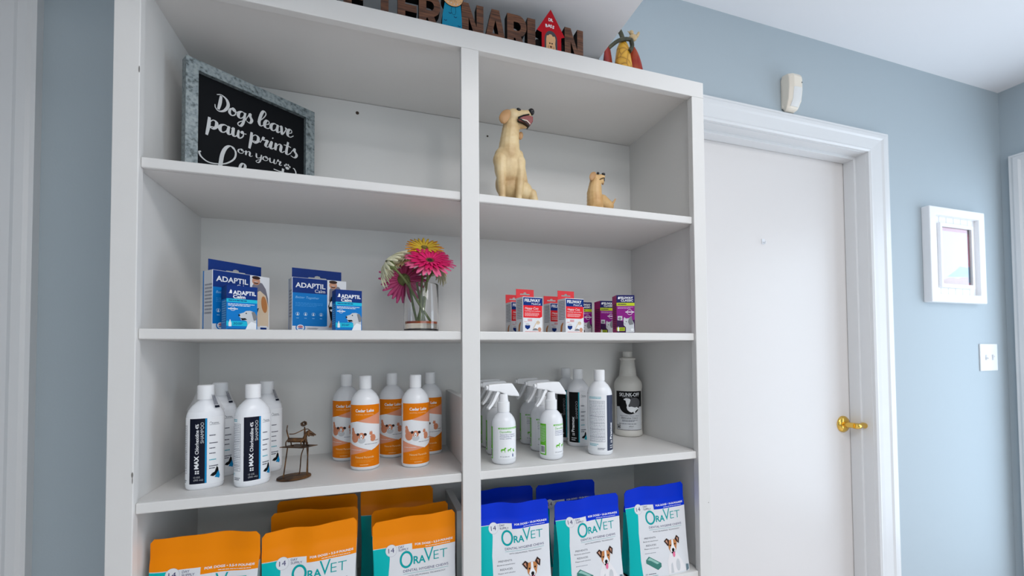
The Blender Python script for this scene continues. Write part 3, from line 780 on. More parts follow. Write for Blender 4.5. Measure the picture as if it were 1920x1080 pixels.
def shampoo(loc, rz, label, rx, ry, H_, word, strip, stripe, strip_u, title, seal, group, maxsq=True, pw=2.35, boxw=.033):
    t = thing('shampoo_bottle', loc, label, 'bottle', rz, group)
    zc = H_ - .0265
    prof = [(.90, 0, 0), (.97, .002, 0), (1, .006, 0), (1, zc-.036, 0), (.985, zc-.028, .02), (.93, zc-.02, .1), (.83, zc-.012, .3), (.70, zc-.005, .65), (.66, zc-.0015, 1), (.62, zc+.001, 1)]
    oval_body(rx, ry, prof, WHITEP, 'body', t, p=pw)
    ribbed_cap(t, .0132, zc, H_, mt=CAPW)
    fn, _, L = oval_map(rx, ry, p=pw)
    top = zc - .034; bot = .0115; hh = top - bot; u0, u1 = strip_u
    A = Art()
    A.rect(u0-.0022, bot-.0025, L*.245, top+.002, LW, 0)
    A.rect(u0, bot, u1, top, strip, 1); A.rect(u1-.003, bot, u1, top, stripe, 2)
    sw = u1 - .003 - u0
    if maxsq:
        xb = u0 + sw*.62
        for i in range(2):
            for j in range(2): A.rect(xb-.0056+i*.0036, bot+.018+j*.0036, xb-.0056+i*.0036+.0024, bot+.018+j*.0036+.0024, LW, 3)
    if title == 'MAX':
        A.text('MAX', u0+sw*.60, bot+.027, .0062, LW, rot=PI/2, w=.024, bold=.035, layer=3)
        A.text('Chlorhexidine 4%', u0+sw*.60, bot+.054, .0052, LW, rot=PI/2, w=hh-.064, bold=.012, layer=3)
        A.text('SHAMPOO', u0+sw*.92, bot+hh*.62, .0050, LGREY, rot=PI/2, w=hh*.32, layer=3)
        A.text('12 OZ.', u0+sw*.30, bot+.0105, .0028, LGREY, w=sw*.42, layer=3); A.text('(355 mL)', u0+sw*.30, bot+.0055, .0028, LGREY, w=sw*.6, layer=3)
    else:
        A.text('Pramox', u0+sw*.60, bot+.027, .0075, LW, rot=PI/2, w=.040, bold=.03, layer=3)
        A.text('SHAMPOO', u0+sw*.93, bot+.062, .0056, mat('print_soft_grey', (150, 152, 158), .5), rot=PI/2, w=.046, layer=3)
        A.fine(u0+sw*.3, bot+.004, u0+sw*.8, bot+.014, 2, LGREY, 3, seed=2)
    xr = u1 + .0035
    A.line([(xr, top-.010, 0), (xr+.002, top-.0065, 0), (xr+.0045, top-.010, 0)], .0005, BLK, 2)
    A.text('ANIMAL', xr+.003, top-.0112, .0027, INK, w=.012, layer=2); A.rect(xr, top-.0128, xr+.0165, top-.0123, INK, 2)
    for k, (zz, n_) in enumerate(((.78-.06, 1), (.66-.06, 1), (.58-.06, 1), (.50-.06, 1), (.40-.06, 1))):
        A.fine(xr, bot+hh*zz, xr+.014, bot+hh*zz+.0022, 1, INK if k < 4 else TEAL2, 2, seed=20+k, h=.8)
    A.fine(xr, bot+hh*.20, xr+.014, bot+hh*.27, 2, INK, 2, seed=30)
    xs = xr + .0085; zs = bot + .0065
    A.poly([(xs-.007, zs+.006), (xs-.004, zs+.010), (xs, zs+.012), (xs+.0035, zs+.022), (xs+.006, zs+.018), (xs+.007, zs+.006), (xs+.0045, zs+.0015), (xs+.0035, zs+.007), (xs-.002, zs+.004)], BLK, 2)
    A.poly([(xs, zs+.002), (xs+.003, zs+.008), (xs+.0065, zs+.014), (xs+.009, zs+.004), (xs+.0075, zs-.001), (xs+.004, zs+.001)], stripe, 3)
    A.build('label', fn, t, step=.0025)
    B = Art()
    B.rect(L*.5-L*.225, bot-.002, L+u0-.0032, top+.002, LW, 0)
    c = L + u0 - .0055 - boxw/2; bw = boxw/2
    B.fine(c-bw, top-.009, c+bw*.6, top-.003, 2, TEAL2, 1, seed=40)
    for zA, zB in ((.16, .90),):
        x0, x1, y0, y1 = c-bw, c+bw, bot+hh*zA, bot+hh*zB
        for q in ((x0, y0, x1, y0+.0005), (x0, y1-.0005, x1, y1), (x0, y0, x0+.0005, y1), (x1-.0005, y0, x1, y1)): B.rect(*q, INK, 1)
        for f_ in (.12, .3, .45, .62, .82): B.rect(x0, y0+(y1-y0)*f_, x1, y0+(y1-y0)*f_+.0004, INK, 1)
        B.fine(x0+.0015, y0+.001, x1-.0015, y1-.001, 26, FINE, 1, seed=41, h=.38)
    B.fine(c-bw, bot+hh*.08, c+bw*.2, bot+hh*.13, 2, TEAL2, 1, seed=42); B.fine(c+bw*.1, bot+.002, c+bw, bot+.008, 2, INK, 1, seed=43)
    B.build('back_label', fn, t, step=.0025)
    if seal:
        s = MB(); n = 28
        rings = []
        for z, a, b in ((H_+.0006, .0136, .0136), (zc+.012, .0150, .0142), (zc-.004, .021, .0165), (zc-.022, rx*1.0, ry*1.03)):
            rings.append([(a*math.cos(2*PI*j/n)*(1+.03*math.sin(j*2.3)), b*math.sin(2*PI*j/n)*(1+.03*math.sin(j*1.7)), z) for j in range(n)])
        s.loft(rings, FILM, cap=False); sl = s.build('neck_seal', t, smooth=True)
        # dark print on the seal
        def sf(u, v, k):
            a = -0.95 + u/.02; tt = min(max((zc+.012 - v)/.034, 0), 1); ra = .0150+(rx-.0150)*tt; rb = .0142+(ry*1.03-.0142)*tt
            return ((ra+.0008+k)*math.cos(a), (rb+.0008+k)*math.sin(a), v)
        D = Art()
        for i in range(5): D.rect(-.001+i*.0013, zc-.010, -.0003+i*.0013, zc+.009-.0015*(i % 2), INK, 1)
        D.rect(-.001, zc-.0155, .006, zc-.0115, NAVYK, 1); D.build('seal_print', sf, sl, step=.002)
    return t
MG = 'navy striped shampoo bottles at the left end of the lower shelf'
shampoo((.1135, .0775, Z3), .26, 'front left shampoo bottle with tall navy strip, closest to the bookcase left side', .0300, .0205, .191, '', NAVYK, SKY, (-.0235, .0035), 'MAX', True, MG)
m2 = shampoo((.1125, .1570, Z3), .30, 'back left shampoo bottle with sealed cap, behind the leftmost navy striped one', .0300, .0205, .191, '', NAVYK, SKY, (-.0235, .0035), 'MAX', True, MG)
m3 = shampoo((.1935, .0715, Z3), .62, 'front right shampoo bottle with tall navy strip, next to the wire dog sculpture', .0305, .0225, .191, '', NAVYK, SKY, (-.0235, .0050), 'MAX', False, MG)
dup(m2, (.1965, .1640, Z3), .34, 'back right shampoo bottle with sealed cap, behind the navy striped one by the sculpture')
PG = 'tall shampoo bottles with a slate or black strip in the right bay'
shampoo((.9455, .0690, Z3), 1.02, 'front tall shampoo bottle turned to show its boxed back label, slate strip at right edge', .0302, .0302, .2045, '', BLUEGREY, TEAL2, (-.0285, .0025), 'Pramox', False, PG, pw=2.0, boxw=.040)
p2 = shampoo((.9385, .1720, Z3), -.44, 'tall shampoo bottle with black strip and teal edge, second of the three', .0298, .0298, .2035, '', BLK, TEAL2, (-.0285, .0025), 'Pramox', False, PG, pw=2.0, boxw=.040)
dup(p2, (.937, .2460, Z3), -.44, 'rearmost tall shampoo bottle with black strip, half hidden by the sprayer')

# --- round orange-labelled bottles
def round_map(r):
    return lambda u, v, k: ((r+k)*math.sin(u/r), -(r+k)*math.cos(u/r), v)
def orange_bottle(loc, rz, label):
    t = thing('shampoo_bottle', loc, label, 'bottle', rz, 'orange labelled white bottles')
    r = .0303; Hh = .2005
    prof = [(r-.004, 0), (r-.001, .0015), (r, .005), (r, .1405), (r-.0006, .146), (r-.003, .153), (r-.0075, .1605), (r-.0135, .1668), (r-.0175, .170), (.0105, .1715), (.0105, .173)]
    MB().lathe(prof, WHITEP, 48).build('body', t, smooth=True, angle=60)
    ribbed_cap(t, .0129, .172, Hh, 40, flip=True)
    w, z0, z1 = .078, .008, .139; hh = z1 - z0; A = Art(); X = lambda f: -w/2 + f*w; Zz = lambda f: z0 + f*hh
    A.rect(-w/2-.0012, z0-.0012, w/2+.0012, z1+.0012, LW, 0)
    A.rect(-w/2, z0, w/2, z1, ORL, 1)
    A.poly([(X(.30), Zz(.735)), (X(1), Zz(.875)), (X(1), Zz(.66))], PEACH, 2)
    A.poly([(X(0), Zz(.385)), (X(.68), Zz(.27)), (X(0), Zz(.175))], PEACH, 2)
    A.poly([(X(0), Zz(.70)), (X(.30), Zz(.735)), (X(1), Zz(.66)), (X(1), Zz(.345)), (X(.68), Zz(.26)), (X(0), Zz(.385))], LW, 3)
    A.text('Cedar Lake', X(.5), Zz(.885), .0058, LW, al='c', w=w*.50, bold=.03, layer=4)
    A.text('ANIMAL HOSPITAL', X(.5), Zz(.835), .0024, mat('print_pale_orange', (250, 210, 150), .45), al='c', w=w*.50, layer=4)
    A.text('Natural Paramide', X(.5), Zz(.14), .0042, mat('print_pale_orange', (0,0,0)), al='c', w=w*.50, bold=.012, layer=4)
    A.fine(X(.27), Zz(.07), X(.74), Zz(.115), 2, mat('print_soft_orange', (244, 170, 70), .45), 4, seed=3, h=.3); A.fine(X(.38), Zz(.025), X(.62), Zz(.045), 1, mat('print_pale_orange', (0,0,0)), 4, seed=4)
    # fluffy cat, puppy and kitten
    A.ell(X(.17), Zz(.54), .060*w, .055*hh, PEACHD, 4); A.ell(X(.225), Zz(.465), .115*w, .075*hh, PEACHD, 4)
    A.ell(X(.155), Zz(.60), .045*w, .03*hh, PEACHD, 4)
    A.ell(X(.42), Zz(.43), .10*w, .05*hh, LGREY, 5); A.ell(X(.42), Zz(.50), .085*w, .052*hh, PEACHD, 6); A.ell(X(.415), Zz(.485), .035*w, .038*hh, LW, 7)
    A.ell(X(.325), Zz(.525), .04*w, .022*hh, BROWN, 7, rot=.5); A.ell(X(.515), Zz(.525), .04*w, .022*hh, BROWN, 7, rot=-.5)
    A.ell(X(.415), Zz(.475), .013*w, .008*hh, BLK, 8); A.ell(X(.385), Zz(.505), .008*w, .005*hh, BLK, 8); A.ell(X(.45), Zz(.505), .008*w, .005*hh, BLK, 8)
    A.ell(X(.72), Zz(.46), .085*w, .058*hh, PEACHD, 4); A.ell(X(.665), Zz(.535), .045*w, .026*hh, PEACHD, 5)
    A.poly([(X(.628), Zz(.545)), (X(.64), Zz(.58)), (X(.665), Zz(.555)), (X(.69), Zz(.58)), (X(.705), Zz(.545))], PEACHD, 6); A.ell(X(.625), Zz(.45), .03*w, .04*hh, LW, 6)
    A.line([(X(.77), Zz(.415), 0), (X(.85), Zz(.41), 0), (X(.92), Zz(.415), 0)], .0016, mat('print_pale_brown', (180, 160, 150), .5), 5)
    A.fine(X(.5), Zz(.355), X(.9), Zz(.375), 1, FINE, 5, seed=8); A.fine(X(.08), Zz(.265), X(.5), Zz(.285), 1, LW, 5, seed=9, h=.3)
    A.build('label', round_map(r), t, step=.003)
    B = Art(); c = -PI*r*.62
    B.rect(c-.024, z0, c+.020, z1, LW, 0); B.fine(c-.018, Zz(.40), c+.016, Zz(.97), 22, INK, 1, seed=10, h=.35)
    B.build('side_label', round_map(r), t, step=.003)
    return t
ob_ = orange_bottle((.3979, .1221, Z3), -.02, 'front left orange labelled white bottle, beside the wire sculpture')
for loc, rz, lb in (((.5045, .1103), .14, 'front right orange labelled white bottle, nearest the shelf edge'),
                    ((.3530, .2205), -.10, 'back left orange labelled white bottle'),
                    ((.4575, .2172), .02, 'back middle orange labelled white bottle, seen between the two front ones'),
                    ((.5500, .2200), -.22, 'back right orange labelled white bottle, beside the divider')):
    dup(ob_, (loc[0], loc[1], Z3), rz, lb)

# --- trigger spray bottles
HEADROT = .22
def spray_bottle(loc, rz, label):
    t = thing('spray_bottle', loc, label, 'bottle', rz, 'white trigger spray bottles')
    r = .0278
    prof = [(r-.006, 0), (r-.002, .0015), (r, .007), (r, .084), (r-.0006, .092), (r-.003, .099), (r-.008, .107), (r-.0135, .112), (.012, .1145), (.012, .118)]
    MB().lathe(prof, WHITEP, 44).build('body', t, smooth=True, angle=60)
    ribbed_cap(t, .0142, .1145, .137, 30, name='collar')
    hd_ = MB()
    sec = [(-.0405, .1655, .1750, .0055), (-.0395, .1640, .1768, .0066), (-.028, .1620, .1778, .0076), (-.012, .1595, .1786, .0088), (-.004, .1560, .1788, .0094), (.006, .1515, .1788, .0096), (.018, .1490, .1784, .0096), (.0205, .1488, .1768, .0096), (.030, .1478, .1640, .0088), (.0375, .1470, .1528, .0076), (.0385, .1475, .1500, .006)]
    rings = []
    for x, za, zb, hw in sec:
        zm = (za+zb)/2; hz_ = (zb-za)/2
        rings.append([(x, hw*math.copysign(abs(math.cos(q))**.32, math.cos(q)), zm + hz_*math.copysign(abs(math.sin(q))**.32, math.sin(q))) for q in [2*PI*j/32 for j in range(32)]])
    hd_.loft(rings, CAPW); hd_.lathe([(.0120, .136), (.0105, .143), (.0100, .155)], CAPW, 24)
    h0 = hd_.build('sprayer_head', t, smooth=True, angle=38); h0.rotation_euler.z = HEADROT
    nz = MB(); nz.tube([(-.040, 0, .1702), (-.0450, 0, .1702)], [.0052, .0050], CAPW, 18); nz.build('nozzle', t, smooth=True, angle=40).rotation_euler.z = HEADROT
    tr = MB(); P = catmull([(-.015, 0, .160), (-.020, 0, .152), (-.0245, 0, .143), (-.0315, 0, .132), (-.0385, 0, .1245), (-.0400, 0, .1235)], 5)
    rings = []
    for i, p in enumerate(P):
        hw = .0062 - .0012*i/len(P); th = .0036 - .0016*i/len(P)
        d = (P[min(i+1, len(P)-1)] - P[max(i-1, 0)]).normalized(); nn = Vector((-d.z, 0, d.x))
        rings.append([tuple(p + Vector((0, hw, 0)) + nn*th), tuple(p + Vector((0, hw, 0)) - nn*th), tuple(p - Vector((0, hw, 0)) - nn*th), tuple(p - Vector((0, hw, 0)) + nn*th)])
    tr.loft(rings, CAPW); tr.build('trigger', t, bevel=.0008).rotation_euler.z = HEADROT
    w, z0, z1 = .060, .0135, .082; A = Art(); X = lambda f: -w/2+f*w; Zz = lambda f: z0+f*(z1-z0); c = .010
    A.rect(-w/2+c, z0, w/2+c, z1, LW, 0)
    A.rect(-w/2+c, z1-.0035, w/2+c, z1, GREEN, 1); A.fine(-w/2+c+.003, z1-.0030, w/2+c-.01, z1-.0008, 1, LW, 2, seed=3, h=.5)
    A.text('DermAllay', c-.026, z1-.0115, .0048, GREEN, w=.027, layer=2)
    A.text('Oatmeal Spray Conditioner', c-.026, z1-.0165, .0024, NAVY, w=.037, layer=2); A.text('Formulated for dogs, cats', c-.026, z1-.0207, .0024, NAVY, w=.037, layer=2); A.text('horses, soothing', c-.026, z1-.0250, .0024, NAVY, w=.026, layer=2)
    def beast(x, z, s):
        A.poly([(x, z+.004*s), (x+.001*s, z+.0062*s), (x+.0055*s, z+.0062*s), (x+.0072*s, z+.009*s), (x+.0095*s, z+.0085*s), (x+.0100*s, z+.0072*s), (x+.0083*s, z+.0065*s), (x+.0078*s, z+.004*s), (x+.0080*s, z), (x+.0070*s, z), (x+.0065*s, z+.0035*s), (x+.0025*s, z+.0035*s), (x+.0018*s, z), (x+.0008*s, z), (x+.0012*s, z+.003*s), (x-.001*s, z+.002*s)], GREEN, 2)
    beast(c-.024, z0+.0145, 1.2); beast(c-.009, z0+.0150, .95); A.ell(c+.0055, z0+.0185, .0016, .003, GREEN, 2); A.ell(c+.007, z0+.0160, .0022, .002, GREEN, 2)
    A.rect(c+.0030, z0+.0035, c+.0055, z0+.0095, NAVY, 2); A.rect(c+.0036, z0+.0095, c+.0049, z0+.0115, NAVY, 2)
    A.text('8 fl. oz (236 ml)', c-.026, z0+.004, .0021, INK, w=.021, layer=2)
    A.build('label', round_map(r), t, step=.003)
    B = Art(); c2 = c - w/2 - .0240
    B.rect(c2-.013, z0-.002, c2+.0065, z1+.001, GREEN, 0); B.fine(c2-.011, z0+.027, c2+.0045, z1-.003, 12, LW, 1, seed=6, h=.25)
    B.rect(c2-.011, z0+.001, c2+.0035, z0+.020, LW, 1)
    for i in range(9): B.rect(c2-.009+i*.0013, z0+.004, c2-.009+i*.0013+(.0008 if i % 3 else .0004), z0+.018, BLK, 2)
    B.build('side_label', round_map(r), t, step=.003)
    return t
sp = spray_bottle((.6965, .0635, Z3), .0, 'front left trigger spray bottle, closest to the divider')
for x, y, rz, lb in ((.8145, .0665, .52, 'front right trigger spray bottle with a green side label showing'),
                     (.7060, .1520, .02, 'trigger spray bottle behind the front left one, second in its row'),
                     (.7130, .2330, .02, 'trigger spray bottle at the back of the left row'),
                     (.8225, .1520, -.08, 'trigger spray bottle behind the front right one, second in its row'),
                     (.8240, .2380, -.08, 'trigger spray bottle at the back of the right row')):
    c_ = dup(sp, (x, y, Z3), rz, lb)
    for ch in children(c_):
        if ch.rotation_euler.z: ch.rotation_euler.z = (.12 if y < .1 else .15) - rz

# --- odour remover jug
t = thing('odour_spray_bottle', (1.141, .2465, Z3), 'large grey-white ribbed-neck bottle with black skunk label in the right corner of the lower shelf', 'bottle', -.47)
r = .0405
prof = [(r-.005, 0), (r-.001, .002), (r, .006), (r, .0135), (r-.0012, .016), (r-.0012, .136), (r, .139), (r, .153), (r-.002, .160), (r-.008, .168), (r-.0145, .176)]
z = .176; rr = r-.0145
for i in range(9): prof += [(rr, z), (rr-.0009, z+.0012), (rr-.0004, z+.0042)]; z += .0052; rr -= .00065
prof += [(rr, z), (.0225, z+.001), (.0232, z+.006), (.0200, z+.0075), (.016, z+.0085), (.014, z+.0095)]
ztop = z + .0095
MB().lathe(prof, NATURAL, 52).build('body', t, smooth=True, angle=50)
ribbed_cap(t, .0138, ztop-.001, ztop+.0175, 34, mt=NATURAL)
w, z0, z1 = .086, .0195, .133; A = Art(); X = lambda f: -w/2+f*w; Zz = lambda f: z0+f*(z1-z0); c = 0
A.rect(X(0), Zz(0), X(1), Zz(1), BLK, 0); A.rect(X(.015), Zz(.012), X(.985), Zz(.60), LGREY, 1)
A.ell(X(.5), Zz(.645), .36*w, .235*(z1-z0), BLK, 2, n=40)
A.rect(X(0), Zz(.64), X(1), Zz(1), BLK, 3)
A.ell(X(.66), Zz(.70), .22*w, .14*(z1-z0), mat('print_dark_grey', (88, 88, 92), .5), 4)
A.text('SKUNK-OFF', X(.5), Zz(.87), .0100, LW, al='c', w=.70*w, layer=5, bold=.012); A.fine(X(.25), Zz(.845), X(.75), Zz(.86), 1, LGREY, 5, seed=2)
A.poly([(X(.30), Zz(.80)), (X(.38), Zz(.825)), (X(.50), Zz(.815)), (X(.53), Zz(.77)), (X(.50), Zz(.70)), (X(.46), Zz(.64)), (X(.47), Zz(.60)), (X(.56), Zz(.61)), (X(.68), Zz(.585)), (X(.74), Zz(.60)), (X(.80), Zz(.575)), (X(.84), Zz(.545)), (X(.77), Zz(.535)), (X(.72), Zz(.51)), (X(.68), Zz(.48)), (X(.68), Zz(.445)), (X(.63), Zz(.445)), (X(.62), Zz(.48)), (X(.56), Zz(.46)), (X(.50), Zz(.475)), (X(.43), Zz(.52)), (X(.40), Zz(.58)), (X(.41), Zz(.64)), (X(.385), Zz(.70)), (X(.37), Zz(.76)), (X(.31), Zz(.78))], LW, 6)
A.text('Not a scent. Not an odour', X(.5), Zz(.36), .0030, INK, al='c', w=.66*w, layer=3); A.text('Eliminates Odors', X(.5), Zz(.295), .0050, BLK, al='c', w=.56*w, layer=3)
A.fine(X(.24), Zz(.215), X(.78), Zz(.275), 2, INK, 3, seed=5); A.fine(X(.12), Zz(.15), X(.95), Zz(.18), 1, INK, 3, seed=6)
A.text('SPRAY', X(.55), Zz(.085), .0034, BLK, al='c', layer=3); A.fine(X(.45), Zz(.05), X(.66), Zz(.065), 1, FINE, 3, seed=6)
A.rect(X(.04), Zz(.04), X(.17), Zz(.135), BLK, 3); A.rect(X(.06), Zz(.05), X(.15), Zz(.125), LGREY, 4); A.poly([(X(.08), Zz(.055)), (X(.14), Zz(.055)), (X(.13), Zz(.10)), (X(.09), Zz(.115))], BLK, 5)
A.build('label', round_map(r-.0012), t, step=.004)

# ================================================================ WIRE DOG SCULPTURE
t = thing('metal_dog_sculpture', (.264, .083, Z3), 'small rusty wire sculpture of a dog on an examination table held by a stick figure', 'sculpture')
ox, oy, oz = .264, .083, Z3
def L_(p): return (p[0]-ox, p[1]-oy, p[2]-oz)
m = MB(); m.lathe([(.001, 0), (.9, 0), (1, .0012), (1, .0035), (.96, .0045), (.001, .0045)], RUST, 40, sx=.0300, sy=.026)
m.v = [(x + y*.22, y, z_) for x, y, z_ in m.v]; m.build('base', t, smooth=True, angle=40)
m = MB(); zt_ = Z3 + .0655
m.prism([(0, 0), (1, 0), (1, 1), (0, 1)], [], 0, 1, RUST); m.v = []
m = MB(); pl = [(.2395, .072), (.2840, .050), (.3085, .072), (.2660, .096)]
m.loft([[L_((x, y, zt_-.0012)) for x, y in pl], [L_((x, y, zt_)) for x, y in pl]], RUST); m.build('table_top', t)
for p in (((.2550, .066, zt_), (.2475, .066, Z3+.004)), ((.2925, .062, zt_), (.2895, .062, Z3+.004))):
    MB().tube([L_(p[0]), L_(p[1])], .0012, RUST, 8).build('table_leg', t, smooth=True)
for p in ([(.2795, .086, zt_+.004), (.281, .090, zt_-.005), (.2755, .092, 1.030), (.2740, .092, 1.010), (.2720, .090, Z3+.004), (.268, .087, Z3+.004)], [(.2850, .086, zt_+.004), (.2860, .090, 1.045), (.2875, .092, 1.020), (.2880, .090, Z3+.004), (.292, .088, Z3+.004)]):
    MB().tube([L_(q) for q in catmull(p, 5)], .0011, RUST, 8).build('figure_leg', t, smooth=True)
m = MB(); m.tube([L_(q) for q in ((.2815, .086, zt_), (.2825, .088, 1.068), (.2825, .086, 1.082), (.2825, .084, 1.088))], [.0013, .0022, .0016, .0012], RUST, 8)
m.tube([L_(q) for q in catmull([(.2825, .086, 1.0835), (.276, .080, 1.081), (.266, .072, 1.0775), (.258, .066, 1.0785)], 5)], .0010, RUST, 8)
m.tube([L_(q) for q in catmull([(.2825, .086, 1.083), (.290, .078, 1.084), (.296, .070, 1.080)], 5)], .0010, RUST, 8)
m.build('figure_body', t, smooth=True)
m = MB(); R_ = Euler((math.radians(70), .5, .5)).to_matrix()
m.lathe([(.0034, -.004), (.0052, -.004), (.0052, .004), (.0034, .004), (.0034, -.004)], RUST, 6, cap=False)
m.v = [tuple(R_ @ Vector(v) + Vector(L_((.2810, .084, 1.0945)))) for v in m.v]; m.build('figure_head', t)
m = MB(); B_ = lambda *a: m.tube([L_(q) for q in catmull(a, 5)], .0012, RUST, 8)
m.tube([L_((.2555, .066, 1.0670)), L_((.2860, .064, 1.0650))], .0046, RUST, 14); m.tube([L_((.2870, .064, 1.0640)), L_((.2895, .064, 1.0645))], [.005, .0055], RUST, 12)
m.tube([L_(q) for q in ((.2850, .064, 1.0670), (.2880, .063, 1.0760), (.2920, .062, 1.0815))], [.004, .0032, .003], RUST, 12)
m.build('dog_body', t, smooth=True, angle=50)
m = MB(); m.ellip(L_((.2950, .061, 1.0805)), (.0052, .0034, .0038), RUST, Euler((0, .5, 0))); m.tube([L_((.297, .061, 1.080)), L_((.3065, .060, 1.0745))], [.0030, .0012], RUST, 10)
m.ellip(L_((.2935, .0575, 1.0775)), (.0022, .0010, .0052), RUST, Euler((0, -.2, 0))); m.tube([L_((.296, .060, 1.076)), L_((.3035, .060, 1.0730))], [.002, .001], RUST, 8)
m.build('dog_head', t, smooth=True)
for P in ([(.2560,.063,1.068),(.2528,.061,1.063),(.2535,.061,1.0545),(.2570,.060,1.0535)], [(.2580,.070,1.066),(.2600,.072,1.060),(.2610,.072,1.0548),(.2650,.072,1.0545)],
          [(.2840,.060,1.066),(.2800,.058,1.063),(.2815,.058,1.0545),(.2860,.056,1.0535)], [(.2870,.068,1.064),(.2900,.070,1.058),(.2890,.070,1.0545),(.2930,.070,1.0540)]):
    MB().tube([L_(q) for q in catmull(P, 4)], .0012, RUST, 8).build('dog_leg', t, smooth=True)
MB().tube([L_(q) for q in catmull([(.2570,.066,1.0700),(.2550,.066,1.0780),(.2535,.066,1.0860),(.2548,.066,1.0960)], 5)], [.0013]*11+[.0009]*5, RUST, 8).build('dog_tail', t, smooth=True)

# ================================================================ DOG FIGURINES
def organic(name, blobs, mt, parent, vox=.0016, it=6):
    m = MB()
    for b in blobs:
        if b[0] == 'e': m.ellip(b[1], b[2], mt, Euler(b[3]) if len(b) > 3 else None, 20, 14)
        else:
            (p0, r0), (p1, r1) = b[1], b[2]; p0 = Vector(p0); p1 = Vector(p1); n = max(3, int((p1-p0).length/(min(r0, r1)*.45)))
            for i in range(n+1):
                k = i/n; m.ellip(tuple(p0.lerp(p1, k)), (r0+(r1-r0)*k,)*3, mt, None, 14, 10)
    o = m.build(name, None, fixn=False)
    rm = o.modifiers.new('r', 'REMESH'); rm.mode = 'VOXEL'; rm.voxel_size = vox
    sm = o.modifiers.new('s', 'SMOOTH'); sm.iterations = it; sm.factor = .5
    dg = bpy.context.evaluated_depsgraph_get()
    me = bpy.data.meshes.new_from_object(o.evaluated_get(dg)); me.materials.clear(); me.materials.append(mt)
    me.polygons.foreach_set('use_smooth', [True]*len(me.polygons))
    o.modifiers.clear(); o.data = me; me.name = name
    if parent: o.parent = parent
    return o
# big sitting labrador; local frame from the photo: x right, z up, chest towards the viewer
t = thing('labrador_figurine', (.7205, .083, Z1), 'large cream labrador figurine sitting with open mouth, on the top right shelf', 'figurine')
k = .000262
def P(zx, zy, y=0.0): return ((zx-290)*k, y, (930-zy)*k + .0255)
C_ = lambda a, ra, b, rb: ('c', (a, ra), (b, rb))
blobs = [
 ('e', P(285, 640, .004), (.0340, .027, .046)),                 # chest barrel
 ('e', P(300, 780, .016), (.0320, .028, .036)),                 # belly and rump
 ('e', P(285, 560, .000), (.0350, .024, .028)),
 C_(P(288, 540, .002), .0280, P(298, 400, .002), .0235),
 C_(P(298, 400, .002), .0235, P(312, 270, .001), .0205),
 ('e', P(335, 185, -.002), (.0205, .0185, .0195)),              # skull
 C_(P(350, 190, -.005), .0155, P(400, 165, -.010), .0105),
 C_(P(400, 170, -.010), .0108, P(462, 158, -.015), .0084),      # upper muzzle
 C_(P(365, 255, -.004), .0095, P(446, 272, -.013), .0042),      # lower jaw
 C_(P(355, 240, -.002), .0120, P(375, 235, -.006), .0095),
 C_(P(205, 600, -.004), .0185, P(198, 720, -.012), .0115),      # left foreleg
 C_(P(198, 720, -.012), .0115, P(205, 900, -.014), .0088), C_(P(205, 900, -.014), .0085, P(207, 1000, -.016), .0080),
 C_(P(370, 600, -.004), .0185, P(382, 720, -.012), .0115),      # right foreleg
 C_(P(382, 720, -.012), .0112, P(362, 920, -.014), .0080), C_(P(362, 920, -.014), .0080, P(360, 1000, -.016), .0080),
 ('e', P(207, 1008, -.020), (.0098, .0135, .0062)), ('e', P(360, 1008, -.020), (.0098, .0135, .0062)),
 ('e', P(430, 850, .012), (.0250, .027, .028)),                 # haunch
 C_(P(505, 870, -.004), .0110, P(525, 985, -.010), .0100), ('e', P(530, 1008, -.016), (.0110, .0150, .0065)),
 ('e', P(330, 960, .030), (.034, .022, .016)),
 C_(P(395, 500, .012), .012, P(440, 800, .018), .016),
]
bd = organic('body', blobs, FUR, t)
m = MB()
rings = []
for i, (zx, zy, hw, yy) in enumerate(((268, 140, 16, -.012), (252, 165, 44, -.0185), (234, 205, 62, -.0215), (218, 245, 62, -.0225), (214, 275, 44, -.0210), (216, 292, 16, -.0195))):
    c = P(zx, zy); rings.append([(c[0] - hw*k, yy+.004, c[2]), (c[0] - hw*k*.3, yy-.0012, c[2]), (c[0] + hw*k*.7, yy-.0015, c[2]), (c[0] + hw*k, yy+.003, c[2]), (c[0], yy+.006, c[2])])
m.loft(rings, EART); ea = m.build('ear', t, smooth=True, angle=80); sd = ea.modifiers.new('s', 'SUBSURF'); sd.levels = 2; sd.render_levels = 2
m = MB(); m.ellip(P(404, 335, .002), (.0062, .0045, .0100), EART, Euler((0, .2, 0))); m.build('ear', t, smooth=True)
m = MB(); m.ellip(P(480, 145, -.0185), (.0078, .0078, .0080), NOSEK); m.build('nose', t, smooth=True)
m = MB(); m.ellip(P(364, 138, -.0170), (.0054, .0026, .0036), NOSEK, Euler((0, .25, 0))); m.build('eye', t, smooth=True)
m = MB()
m.prism([P(350, 225)[::2], P(395, 205)[::2], P(450, 190)[::2], P(492, 195)[::2], P(490, 240)[::2], P(455, 290)[::2], P(400, 262)[::2], P(352, 250)[::2]], [], -.0235, -.008, MOUTH, NOSEK)
m.build('mouth', t, bevel=.001)
m = MB(); m.tube([P(350, 232, -.0238), P(395, 250, -.0240), P(440, 275, -.0240), P(456, 290, -.0235)], [.0016, .0018, .0018, .0012], NOSEK, 8)
m.tube([P(350, 228, -.0236), P(400, 200, -.0236), P(455, 180, -.0236)], [.002, .0018, .0014], NOSEK, 8); m.build('lips', t, smooth=True)
m = MB(); m.tube([P(385, 240, -.0245), P(430, 245, -.0248), P(462, 272, -.0244)], [.0010, .0014, .0012], TEETH, 8); m.build('teeth', t, smooth=True)

